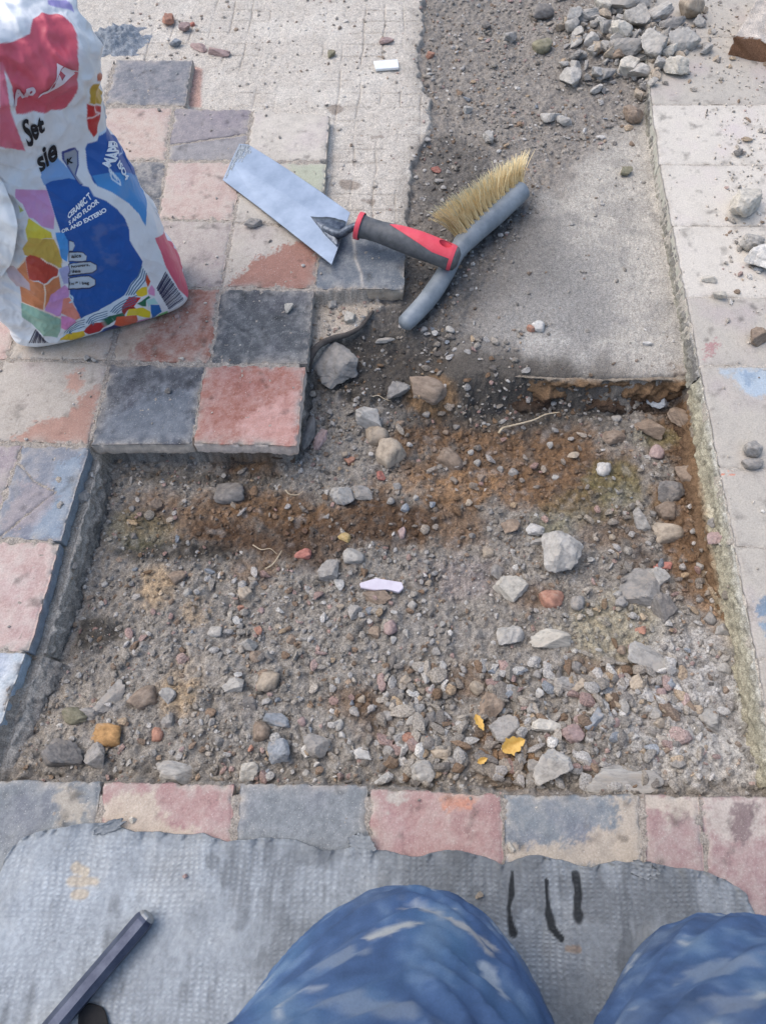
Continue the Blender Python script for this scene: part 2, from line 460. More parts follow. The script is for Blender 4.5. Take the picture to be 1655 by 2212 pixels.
# trench floor
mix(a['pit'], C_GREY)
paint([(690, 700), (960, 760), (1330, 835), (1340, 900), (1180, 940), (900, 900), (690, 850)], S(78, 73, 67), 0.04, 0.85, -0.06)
for bx, by, rx, ry, c, op in [
    (880, 960, 70, 50, C_BROWN, .8), (1120, 990, 260, 90, C_BROWN, .75), (1330, 1130, 90, 60, C_BROWN, .6), (450, 1130, 160, 60, C_BROWN, .7), (760, 1130, 130, 60, C_BROWN, .7), (940, 930, 90, 40, C_BROWND, .8), (1260, 1000, 120, 40, C_BROWND, .7), (900, 1010, 60, 40, C_BROWN, .8), (620, 1130, 90, 40, C_BROWND, .7), (1420, 1480, 60, 40, C_BROWN, .5), (1400, 1230, 60, 50, C_BROWND, .6), (1020, 1480, 50, 40, C_BROWN, .6), (1500, 1010, 50, 90, C_BROWND, .7), (1060, 950, 220, 60, C_BROWN, .9), (1180, 1040, 230, 70, C_BROWN, .95), (1000, 1050, 160, 50, S(150, 118, 86), .8), (960, 1130, 120, 60, C_BROWN, .8),
    (560, 1100, 240, 50, C_BROWN, .95), (520, 1160, 160, 45, C_BROWND, .9), (830, 1130, 130, 60, C_BROWND, .8), (700, 1180, 130, 60, C_BROWND, .8), (520, 1010, 90, 35, C_BROWN, .9),
    (1475, 930, 75, 120, S(116, 92, 70), .95), (1485, 1130, 85, 120, C_BROWN, .95), (1510, 1250, 80, 90, C_BROWN, .9), (1555, 1340, 55, 80, S(160, 126, 92), .8),
    (1100, 1640, 75, 70, S(124, 98, 70), .9), (1060, 1590, 40, 50, C_BROWN, .8), (1150, 1290, 60, 40, C_BROWN, .6), (345, 1270, 45, 55, C_TAN, .7), (400, 1480, 50, 70, C_TAN, .7),
    (760, 1520, 60, 40, C_BROWN, .6), (1330, 1470, 60, 35, C_BROWN, .6), (1420, 1580, 60, 40, C_BROWN, .6), (800, 1560, 50, 50, C_BROWN, .6), (560, 1240, 60, 40, C_BROWN, .6), (430, 1330, 40, 30, C_TAN, .5), (1260, 1450, 40, 30, C_BROWN, .5),
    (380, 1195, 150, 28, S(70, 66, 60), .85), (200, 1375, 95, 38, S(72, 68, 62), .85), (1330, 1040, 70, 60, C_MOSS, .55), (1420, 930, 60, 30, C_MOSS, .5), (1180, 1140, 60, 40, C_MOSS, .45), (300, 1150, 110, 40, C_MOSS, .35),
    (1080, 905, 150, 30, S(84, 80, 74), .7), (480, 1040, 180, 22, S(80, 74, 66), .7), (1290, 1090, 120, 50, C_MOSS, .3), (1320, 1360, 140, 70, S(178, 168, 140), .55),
    (1500, 1480, 120, 160, C_PALE, .8), (1480, 1640, 170, 60, S(192, 186, 176), .9), (1350, 1560, 120, 90, C_PALE, .6), (120, 1560, 110, 90, S(172, 162, 148), .8), (60, 1640, 80, 40, S(178, 166, 150), .9),
    (600, 1400, 200, 90, S(160, 154, 145), .6), (900, 1360, 120, 60, S(150, 145, 138), .5), (350, 1420, 120, 60, S(160, 153, 143), .6), (1000, 1250, 120, 50, S(150, 138, 134), .5), (650, 1600, 180, 60, S(158, 152, 143), .6)]:
    blob(bx, by, rx, ry, c, op)
mix(a['pit'] * sstep(0.15, 0.8, n_mid), C_DARK, 0.5); gsm = sstep(.2, .7, n_sml); mix(a['pit'] * gsm, S(66, 62, 57), .5)  # small dark specks paint the shade of crevices in the floor
mix(a['pit'] * sstep(0.3, 0.9, -n_mid), C_PALE, 0.3)
# trench walls: brown clay at the slab's cut edge
blob(925, 845, 60, 38, S(138, 112, 84), 0.95, -0.05)
mix(a['bed_m'], S(182, 170, 154))
mix(sstep(-.022, -.012, sdist(led_l, x, y) + wob), S(160, 150, 137), .85); mix(a['led_l'], S(172, 161, 147))
mix(a['led_l'] * sstep(0.1, 0.7, n_mid), S(146, 136, 122), 0.6)
# pale yellow mortar strip along the right-hand edging
strip = pw([(1395, 200), (1422, 355), (1448, 487), (1484, 690), (1508, 812), (1520, 900), (1524, 1000), (1544, 1130), (1584, 1310), (1618, 1490), (1655, 1690), (1800, 1690), (1600, 1090), (1450, 355), (1420, 200)], -0.02)
mix(sstep(-0.012, 0.006, sdist(strip, x, y) + wob) * sstep(P(0, 380)[1], P(0, 560)[1], y) * (1 - 0.4 * sstep(0, .6, n_mid)), C_YEL, 0.6)
paint([(1410, 330), (1440, 340), (1500, 640), (1478, 650)], S(140, 138, 132), 0.004, 0.8, -0.015, 0.0)
paint([(412, 140), (438, 150), (436, 232), (402, 232)], S(186, 150, 136), 0.004, .9, -.02, .1)
for bx, by, rx, ry in [(825, 297, 24, 14), (756, 398, 20, 12), (802, 436, 18, 12), (730, 236, 18, 10)]:
    blob(bx, by, rx, ry, S(140, 128, 116), .8, -.02, .8)
mix(a['blk'], S(160, 151, 140)); mix(a['edge_r'], S(180, 172, 160)); mix(a['row_s'], S(160, 151, 140))
gc *= (1 + 0.16 * n_sml + 0.10 * n_mid)[..., None]
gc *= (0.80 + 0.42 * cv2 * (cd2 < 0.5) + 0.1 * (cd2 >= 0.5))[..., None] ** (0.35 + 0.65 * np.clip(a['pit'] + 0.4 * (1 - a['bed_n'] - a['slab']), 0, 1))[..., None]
far = sstep(0, .35, np.maximum(np.maximum(fx[0] - x, x - fx[-1]), np.maximum(fy[0] - y, y - fy[-1])))
gc = gc * (1 - far[..., None]) + C_DIRT * far[..., None]
gc = np.clip(gc, 0.01, 0.9)
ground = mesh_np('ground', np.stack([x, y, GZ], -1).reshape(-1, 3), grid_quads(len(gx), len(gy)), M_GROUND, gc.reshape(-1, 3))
tag(ground, kind='structure')

def ground_col(px, py):
    i = np.clip(np.searchsorted(gx, px), 0, len(gx) - 1); j = np.clip(np.searchsorted(gy, py), 0, len(gy) - 1)
    return gc[j, i]

# ------------------------------------------------------------------ tiles
T_BLACK = S(82, 84, 86); T_RED = S(150, 102, 88); T_PINK = S(170, 146, 136); T_CREAM = S(184, 176, 164); T_SLATE = S(120, 124, 126); T_PURP = S(132, 126, 128)
T_ROSE = S(164, 132, 126); T_BLUE = S(128, 142, 154); T_WHITE = S(208, 202, 192); T_DUST = S(172, 164, 153)

def tile(label, corners, base, dust=0.3, dustc=T_DUST, paints=(), group=None, name='floor_tile', thick=0.021, side=None, cracks=(), chip=0.0034, z0=0.0, seed=None, cat='floor tile', lean=0.0):
    """corners: photo pixels of the top face: far-left, far-right, near-right, near-left"""
    seed = seed if seed is not None else rnd.randrange(9999)
    q = [P(cx, cy, z0)[:2] for cx, cy in corners]
    o = np.mean(q, 0)
    w = np.linalg.norm(q[1] - q[0]); h = np.linalg.norm(q[3] - q[0])
    nu = max(12, int(w / 0.0022)); nv = max(12, int(h / 0.0022))
    u = np.linspace(0, 1, nu); v = np.linspace(0, 1, nv)
    U, Vv = np.meshgrid(u, v)
    X = (q[0][0] * (1 - U) + q[1][0] * U) * (1 - Vv) + (q[3][0] * (1 - U) + q[2][0] * U) * Vv
    Y = (q[0][1] * (1 - U) + q[1][1] * U) * (1 - Vv) + (q[3][1] * (1 - U) + q[2][1] * U) * Vv
    d = np.minimum(np.minimum(U, 1 - U) * w, np.minimum(Vv, 1 - Vv) * h)
    nb = fbm(X * 22, Y * 22, seed, 4); nm = fbm(X * 70, Y * 70, seed + 3, 3); nf = fbm(X * 220, Y * 220, seed + 5, 2)
    ch = np.clip(nm * 0.9 + nb * 0.5, 0, 1.3)
    Z = 0.0007 * nb + 0.0003 * nf - (0.0016 + chip * ch) * np.exp(-d / (0.0016 + 0.0022 * ch))
    pull = 0.0014 * (nm + nb) * np.exp(-d / 0.004)
    X = X + pull * np.sign(0.5 - U) * (np.abs(U - .5) > .4); Y = Y + pull * np.sign(Vv - 0.5) * (np.abs(Vv - .5) > .4)
    c = np.empty(X.shape + (3,)); c[:] = base
    c *= (1 + 0.10 * nb + 0.10 * nm + 0.10 * nf)[..., None]; pu = (np.clip(fbm(X * 13, Y * 13, seed + 31, 3) - .1, 0, 1) * .55)[..., None]; c = c * (1 - pu) + c * np.array([.92, .84, .98]) * pu
    dm = np.clip(dust + 0.30 * nb + 0.34 * nm + 0.28 * nf - 0.04, 0, 1) * 0.8
    c = c * (1 - dm[..., None]) + np.asarray(dustc) * dm[..., None]
    sc_ = np.clip(fbm(X * 60 + Y * 20, Y * 9 - X * 4, seed + 41, 3) - .35, 0, 1)[..., None] * .5; c = c * (1 - sc_) + np.asarray(dustc) * 1.1 * sc_
    for pts, pc, soft, op in paints:
        s = sdist(pw(pts, z0), X, Y) + 0.007 * nb + 0.006 * nm + .003 * nf
        soft = soft * .45
        m = (sstep(-soft, soft, s + .0035 * nf) * op)[..., None]
        c = c * (1 - m) + np.asarray(pc) * m * (1 + 0.12 * nm[..., None])
    for pts, wd, dep, cc in cracks:
        pl = pw(pts, z0); dd = np.full(X.shape, 9.0)
        for i in range(len(pl) - 1):
            ax, ay = pl[i]; ex, ey = pl[i + 1] - pl[i]
            t = np.clip(((X - ax) * ex + (Y - ay) * ey) / (ex * ex + ey * ey), 0, 1)
            dd = np.minimum(dd, np.hypot(X - ax - t * ex, Y - ay - t * ey))
        dd = dd + 0.0012 * nm
        m = np.exp(-(np.clip(dd, 0, 9) / wd) ** 2)
        Z -= dep * m
        if cc is not None: m2 = m[..., None] * .75 * (np.clip(.75 + .9 * nm, .1, 1)[..., None] if dep <= 0 else 1); c = c * (1 - m2) + np.asarray(cc) * m2
    jd = (np.clip(.95 * np.exp(-d / .007) * np.clip(.3 + .9 * nb + .5 * nm, 0, 1.2), 0, .9))[..., None]; c = c * (1 - jd) + S(160, 152, 141) * (1 + .2 * nf[..., None]) * jd
    st_ = np.clip(fbm(X * 40, Y * 40, seed + 51, 4) - .45, 0, .6)[..., None]; c = c * (1 - .8 * st_)
    # worn pale arrises
    em = (np.exp(-d / 0.003) * np.clip(0.25 + nm, 0, 1) * 0.6)[..., None]
    c = c * (1 - em) + T_DUST * em
    V0 = np.stack([X - o[0], Y - o[1], Z], -1)
    ring = [(0, i) for i in range(nu)] + [(j, nu - 1) for j in range(1, nv)] + [(nv - 1, i) for i in range(nu - 2, -1, -1)] + [(j, 0) for j in range(nv - 2, 0, -1)]
    rv = np.array([V0[r] for r in ring]); rc = np.array([c[r] for r in ring])
    nr = len(ring)
    side = np.asarray(side if side is not None else lerp(np.asarray(base), T_DUST, 0.75))
    verts = [V0.reshape(-1, 3)]; cols = [c.reshape(-1, 3)]; quads = [grid_quads(nu, nv)[:, ::-1]]
    prev = np.array([r[0] * nu + r[1] for r in ring]); off = nu * nv
    nrm = rv[:, :2] / (np.linalg.norm(rv[:, :2], axis=1, keepdims=True) + 1e-9)
    for k, (dz, fo) in enumerate([(0.12, 0.3), (0.4, 0.6), (0.7, 0.3), (0.93, -0.4), (1.0, -2.0)]):
        r2 = rv.copy(); jj = fbm(rv[:, 0] * 90 + k * 3, rv[:, 1] * 90 + 7 * k, seed + 9, 3)
        r2[:, :2] += nrm * (0.0005 * jj + 0.0006 * fo)[:, None]
        r2[:, 2] = -thick * dz * (1 + (0.06 * jj if k > 2 else 0))
        verts.append(r2); cc = side * (1 + 0.25 * jj[:, None]); cols.append(cc if k > 0 else 0.5 * (cc + rc))
        cur = off + np.arange(nr)
        quads.append(np.stack([prev, cur, np.roll(cur, -1), np.roll(prev, -1)], -1))
        prev = cur; off += nr
    t = mesh_np(name, np.concatenate(verts), np.concatenate(quads), M_TILE, np.clip(np.concatenate(cols), 0.01, 0.9), loc=(o[0], o[1], z0))
    return tag(t, label, cat, group, 'thing')

G_MAIN, G_ROW, G_EDGE = 'old tiles of the chequered floor', 'tiles in the row under the mat', 'dusty edging tiles on the right'
tile('grey slate tile farthest from the trench, at the top corner of the laid tiles', [(252, 129), (416, 129), (400, 228), (228, 222)], S(112, 114, 118), .25, S(150, 142, 140), group=G_MAIN)
tile('small beige tile corner showing just right of the sack top', [(140, 125), (245, 129), (222, 222), (110, 220)], T_CREAM, .4, group=G_MAIN)
tile('pinkish beige tile behind the sack with two crumbs on it', [(208, 232), (371, 233), (357, 344), (180, 344)], S(178, 156, 144), .35, group=G_MAIN)
tile('purple grey tile split by a long dark crack', [(378, 234), (543, 236), (527, 345), (363, 345)], T_PURP, .2, S(150, 140, 136), group=G_MAIN,
     paints=[([(360, 316), (440, 305), (534, 290), (525, 350), (355, 350)], S(140, 138, 136), .006, .6)], cracks=[([(366, 314), (440, 303), (533, 290)], .0016, .008, S(44, 40, 38))])
tile('clean cream tile in front of the trowel tip', [(547, 236), (711, 249), (704, 346), (531, 346)], T_CREAM, .2, S(188, 180, 168), group=G_MAIN, side=T_CREAM * .8)
tile('dark tile almost hidden behind the blue sack', [(205, 348), (358, 349), (342, 472), (165, 470)], S(96, 98, 102), .3, group=G_MAIN)
tile('pinkish tile between the sack and the trowel blade', [(362, 350), (526, 350), (503, 474), (343, 471)], S(178, 156, 146), .35, group=G_MAIN)
tile('beige tile under the trowel blade with a greenish far corner', [(531, 351), (704, 352), (695, 490), (507, 476)], S(178, 170, 158), .35, group=G_MAIN,
     paints=[([(620, 352), (710, 352), (700, 420), (660, 410)], S(160, 166, 142), .012, .7)])
tile('purplish grey dusty tile beside the lower right side of the sack', [(330, 475), (502, 479), (478, 619), (290, 616)], S(160, 148, 142), .45, group=G_MAIN)
tile('tile half cream half orange red beside the trowel blade edge', [(507, 480), (693, 495), (680, 621), (482, 619)], S(174, 165, 153), .35, group=G_MAIN,
     paints=[([(482, 622), (500, 600), (560, 560), (640, 520), (694, 508), (690, 630)], S(146, 106, 92), .005, .95)])
tile('dark slate tile under the trowel handle with a white paint streak', [(697, 497), (876, 505), (872, 624), (683, 623)], S(104, 110, 116), .15, S(150, 150, 146), group=G_MAIN, side=S(170, 156, 138), thick=.026,
     cracks=[([(764, 515), (768, 560), (780, 590), (784, 622)], .0024, -.0006, S(200, 190, 176))])
tile('red tile with a dusty left half below the sack', [(280, 622), (473, 625), (452, 783), (243, 778)], S(150, 106, 90), .3, group=G_MAIN,
     paints=[([(243, 790), (200, 700), (260, 620), (400, 618), (330, 700), (262, 782)], S(170, 156, 138), .012, .85)])
tile('black tile with pale scratches right of the red dusty tile', [(480, 625), (679, 626), (664, 785), (457, 784)], T_BLACK, .12, S(140, 140, 138), group=G_MAIN, side=S(150, 146, 140),
     cracks=[([(480, 690), (530, 725), (560, 735), (620, 715), (664, 722)], .0012, 0, S(134, 134, 132)), ([(545, 735), (535, 760), (528, 784)], .0013, 0, S(140, 138, 134))])
tile('greyish beige dusty tile in front of the sack at its left corner', [(74, 618), (270, 622), (230, 777), (20, 774)], S(176, 162, 146), .45, group=G_MAIN)
tile('dull pink tile corner at the left frame edge below the sack', [(-130, 614), (66, 618), (14, 774), (-190, 770)], S(184, 156, 146), .45, group=G_MAIN)
tile('beige tile with a red corner at the left edge below the sack', [(10, 778), (233, 785), (192, 958), (-60, 950)], S(172, 162, 150), .4, group=G_MAIN,
     paints=[([(18, 955), (70, 915), (140, 900), (190, 850), (225, 830), (192, 962)], S(158, 116, 100), .008, .8), ([(140, 810), (175, 800), (180, 830), (150, 850)], S(172, 120, 100), .008, .6)])
tile('black tile at the near edge of the block left of the clean red tile', [(240, 787), (441, 790), (415, 957), (196, 960)], S(84, 86, 90), .15, S(140, 142, 144), group=G_MAIN, side=S(200, 186, 170), thick=.027,
     paints=[([(196, 962), (240, 900), (330, 850), (420, 840), (416, 960)], S(118, 126, 134), .03, .5)])
tile('clean orange red tile at the near corner of the block', [(444, 790), (660, 790), (641, 962), (417, 957)], S(156, 106, 92), .34, S(176, 150, 142), group=G_MAIN, side=S(212, 196, 182), thick=.027,
     paints=[([(520, 900), (640, 840), (640, 970), (540, 970)], S(200, 160, 150), .02, .45)])
tile('cracked blue grey tile at the left edge with a broken face', [(50, 963), (192, 966), (131, 1167), (-20, 1160)], S(124, 128, 136), .25, S(160, 152, 144), group=G_MAIN, side=S(132, 142, 150), thick=.022,
     paints=[([(120, 1000), (193, 966), (131, 1167), (60, 1166), (110, 1080)], S(132, 146, 158), .008, .7), ([(45, 1040), (100, 1050), (140, 1070), (40, 1160), (0, 1150)], S(150, 136, 134), .01, .5)],
     cracks=[([(40, 1000), (75, 1040), (120, 1062), (60, 1110), (0, 1160)], .0013, .003, S(116, 112, 108))])
tile('purple grey tile piece cut by the left frame edge', [(-100, 958), (46, 963), (-24, 1158), (-200, 1150)], S(150, 138, 140), .35, group=G_MAIN)
tile('pale pink pitted tile with a blue grey side beside the trench', [(-30, 1170), (129, 1172), (62, 1407), (-120, 1400)], S(180, 152, 144), .5, S(184, 174, 164), group=G_MAIN, side=S(128, 138, 148), thick=.022, chip=.004)
tile('blue white pitted tile cut by the left frame edge above the nearest row', [(-100, 1408), (54, 1411), (-4, 1580), (-200, 1600)], S(164, 174, 180), .35, S(210, 210, 206), group=G_MAIN, side=S(150, 166, 178), thick=.022, chip=.004)

tile('first slate tile of the near row, cut by the left frame edge', [(-90, 1682), (214, 1690), (205, 2000), (-130, 2000)], T_SLATE, .3, S(150, 150, 146), group=G_ROW,
     paints=[([(120, 1720), (170, 1690), (190, 1760), (130, 1780)], S(172, 160, 142), .012, .7)])
tile('pink and sandy tile between two slate tiles left of the near row middle', [(222, 1690), (503, 1695), (497, 2010), (214, 2010)], T_ROSE, .25, group=G_ROW,
     paints=[([(215, 1820), (215, 1740), (270, 1720), (330, 1715), (340, 1760), (400, 1790), (430, 1830)], S(180, 166, 148), .012, .85)])
tile('slate tile in the middle of the near row', [(519, 1692), (794, 1697), (797, 2010), (505, 2010)], T_SLATE, .2, S(150, 152, 152), group=G_ROW)
tile('pink tile with a long scratch in the middle of the near row', [(799, 1704), (1083, 1718), (1090, 2020), (803, 2010)], T_ROSE, .22, group=G_ROW, side=S(198, 186, 170),
     paints=[([(840, 1715), (880, 1705), (870, 1740), (845, 1745)], T_DUST, .008, .8), ([(960, 1712), (1020, 1718), (1015, 1745), (965, 1735)], S(190, 126, 98), .012, .8)])
tile('blue grey tile with sandy patches right of the middle of the near row', [(1090, 1717), (1382, 1718), (1395, 2020), (1094, 2020)], S(124, 130, 134), .15, S(160, 156, 148), group=G_ROW,
     paints=[([(1320, 1715), (1385, 1715), (1395, 1900), (1340, 1880), (1330, 1780)], S(182, 168, 150), .01, .85), ([(1090, 1860), (1100, 1825), (1210, 1830), (1280, 1800), (1390, 1800), (1390, 1900)], S(180, 166, 148), .012, .85)])
tile('narrow pink tile with a sandy far end', [(1392, 1716), (1508, 1722), (1535, 2020), (1403, 2020)], S(160, 132, 128), .3, group=G_ROW,
     paints=[([(1385, 1712), (1515, 1712), (1515, 1765), (1400, 1755)], S(186, 174, 158), .012, .85)])
tile('pink corner tile with a dark red stain by the right frame edge', [(1514, 1722), (1790, 1722), (1850, 2030), (1541, 2020)], S(162, 134, 130), .3, group=G_ROW,
     paints=[([(1510, 1715), (1660, 1715), (1655, 1800), (1560, 1820), (1530, 1790)], S(186, 176, 164), .02, .8), ([(1590, 1735), (1635, 1725), (1640, 1765), (1615, 1790), (1600, 1825), (1575, 1790)], S(112, 92, 92), .008, .8)])

ex = [(1352, -60, 80), (1400, 81, 225), (1407, 226, 354), (1424, 355.5, 486.5), (1452, 488, 641), (1484, 642.5, 789), (1517, 790.5, 1011), (1561, 1013, 1181), (1592, 1182.5, 1421), (1632, 1422.5, 1714)]
edge_lab = ['far edging tile beside the rubble heap', 'dusty edging tile below the broken brick', 'smooth white edging tile with a short dark twig', 'smooth white edging tile left of the big cream stone',
            'smooth white edging tile with grit on its right side', 'gritty edging tile with a dull red stain', 'edging tile with a pale blue patch', 'rough edging tile with red spots on its inner edge', 'edging tile with a slate blue blotch by the right frame edge', 'nearest edging tile sliver at the right frame edge']
def edge_x(yy):
    pts = [(-100, 1385), (150, 1398), (355, 1424), (487, 1452), (690, 1492), (830, 1518), (1090, 1570), (1330, 1618), (1640, 1672), (1800, 1700)]
    for (y0, x0), (y1, x1) in zip(pts, pts[1:]):
        if y0 <= yy <= y1: return x0 + (x1 - x0) * (yy - y0) / (y1 - y0)
for (_, ya, yb), lab in zip(ex, edge_lab):
    far, near = P(edge_x(ya), ya), P(edge_x(yb), yb)
    pts = []
    pa = []
    if 'pale blue' in lab: pa = [([(1560, 800), (1600, 792), (1700, 800), (1700, 862), (1630, 855), (1590, 830)], S(160, 176, 188), .012, .8), ([(1590, 805), (1640, 800), (1620, 830)], S(110, 130, 150), .01, .6)]
    if 'dull red' in lab: pa = [([(1525, 740), (1550, 735), (1540, 770), (1522, 775)], S(160, 120, 118), .005, .85)]
    if 'red spots' in lab: pa = [([(1556, 1016), (1572, 1016), (1574, 1030), (1558, 1030)], S(206, 110, 76), .002, .9)]
    if 'slate blue' in lab: pa = [([(1635, 1295), (1680, 1280), (1690, 1325), (1640, 1330)], S(104, 124, 142), .008, .9), ([(1640, 1345), (1690, 1335), (1700, 1385), (1650, 1380)], S(120, 142, 160), .008, .8)]
    rx = 420
    def far_pt(p): return p + np.array([0.31, 0.004, 0])
    # corners in photo pixels computed from plane points
    def px(p):
        v = R_CAM.T @ (p - C_CAM); return (F_PX * v[0] / -v[2] + W_PX / 2, H_PX / 2 - F_PX * v[1] / -v[2])
    smooth_t = 'smooth' in lab
    tile(lab, [px(far), px(far_pt(far)), px(far_pt(near)), px(near)], S(204, 196, 183) if smooth_t else S(184, 176, 163), .36, S(174, 167, 155) if smooth_t else S(140, 135, 127), paints=pa, group=G_EDGE, name='edging_tile', thick=.03, side=S(176, 174, 160), chip=.0004, cat='edging tile')

# ------------------------------------------------------------------ stones
def ico(sub):
    bm = bmesh.new(); bmesh.ops.create_icosphere(bm, subdivisions=sub, radius=1.0)
    v = np.array([q.co[:] for q in bm.verts]); f = np.array([[q.index for q in fc.verts] for fc in bm.faces])
    bm.free(); return v, f
ICO4, ICO1 = ico(4), ico(1)

def stone_shape(seed, k=11, sharp=26.0, rough=0.05, lo=0.62):
    """rock: unit sphere cut by random planes (soft minimum), plus roughness"""
    r = np.random.RandomState(seed)
    d = ICO4[0]
    n = r.normal(size=(k, 3)); n /= np.linalg.norm(n, axis=1, keepdims=True)
    h = r.uniform(lo, 1.0, k)
    dot = np.clip(d @ n.T, 0.02, 1)
    cand = np.concatenate([h / dot, np.full((len(d), 1), 1.15)], 1)
    rad = -np.log(np.exp(-sharp * cand).sum(1)) / sharp
    p = d * rad[:, None]
    q = fbm(p[:, 0] * 3 + p[:, 2] * 2.1 + seed, p[:, 1] * 3 - p[:, 2] * 1.7, seed, 4)
    p = p * (1 + rough * q)[:, None]
    p -= (p.max(0) + p.min(0)) / 2
    return p / (np.abs(p).max(0) + 1e-9)

def stone_mesh(seed, **kw):
    v = stone_shape(seed, **kw); f = ICO4[1]
    me = bpy.data.meshes.new('stone')
    me.from_pydata(v.tolist(), [], f.tolist()); me.materials.append(M_STONE)
    me.polygons.foreach_set('use_smooth', np.full(len(f), kw.get('k') == 14))
    return me
SHARD = [stone_mesh(300 + i, k=7 + i % 3, sharp=80, rough=0.10, lo=0.30) for i in range(14)]
ANG = [stone_mesh(100 + i, k=9 + i % 4, sharp=60, rough=0.09, lo=0.42) for i in range(14)]
RND = [stone_mesh(200 + i, k=14, sharp=16, rough=0.09, lo=0.72) for i in range(8)]
STONE_COL = dict(grey=S(150, 145, 138), light=S(176, 171, 162), white=S(212, 208, 200), beige=S(178, 160, 136), brown=S(136, 112, 88), dark=S(112, 107, 102), pink=S(172, 142, 136), blue=S(140, 148, 156),
                 red=S(176, 92, 72), orange=S(184, 122, 92), mustard=S(192, 138, 58), moss=S(128, 122, 88), cream=S(206, 198, 182), yellow=S(206, 172, 96))
used_spots = []

def stone(px, py, w, h, col, label=None, shape='a', ang=None, group=None, zmin=None, sink=0.30, tall=0.8, cat='stone', name='stone', tilt=0.35, lift=0.0):
    p = on_ground(px, py, zmin=zmin)
    k = ppm(p)
    if name == 'stone' and group == G_BIG: w, h = w * 1.12, h * 1.12
    if cat == 'rubble piece': w, h = w * 1.12, h * 1.08
    a_, b_ = w * k / 2, h * k / 2 * 1.12
    c_ = min(a_, b_) * tall
    if cat == 'rubble piece' and shape == 'a': tall = tall * .62; h *= 1.1
    me = rnd.choice((SHARD if rnd.random() < (.85 if cat == 'rubble piece' else .5) else ANG) if shape == 'a' else RND)
    o = bpy.data.objects.new(name, me); COL.objects.link(o)
    o.scale = (a_, b_, c_)
    o.rotation_euler = (rnd.uniform(-tilt, tilt), rnd.uniform(-tilt, tilt), math.radians(ang) if ang is not None else rnd.uniform(-.35, .35) + rnd.choice([0, math.pi]))
    o.location = (p[0], p[1], p[2] + c_ * (1 - 2 * sink) + lift)
    c = np.clip((.68 * np.array(STONE_COL[col]) + .32 * S(150, 146, 140)) * rnd.uniform(.88, 1.1), 0, .85)
    o.color = (*c, 1)
    used_spots.append((px, py, max(w, h)))
    return tag(o, label, cat, group, 'thing')

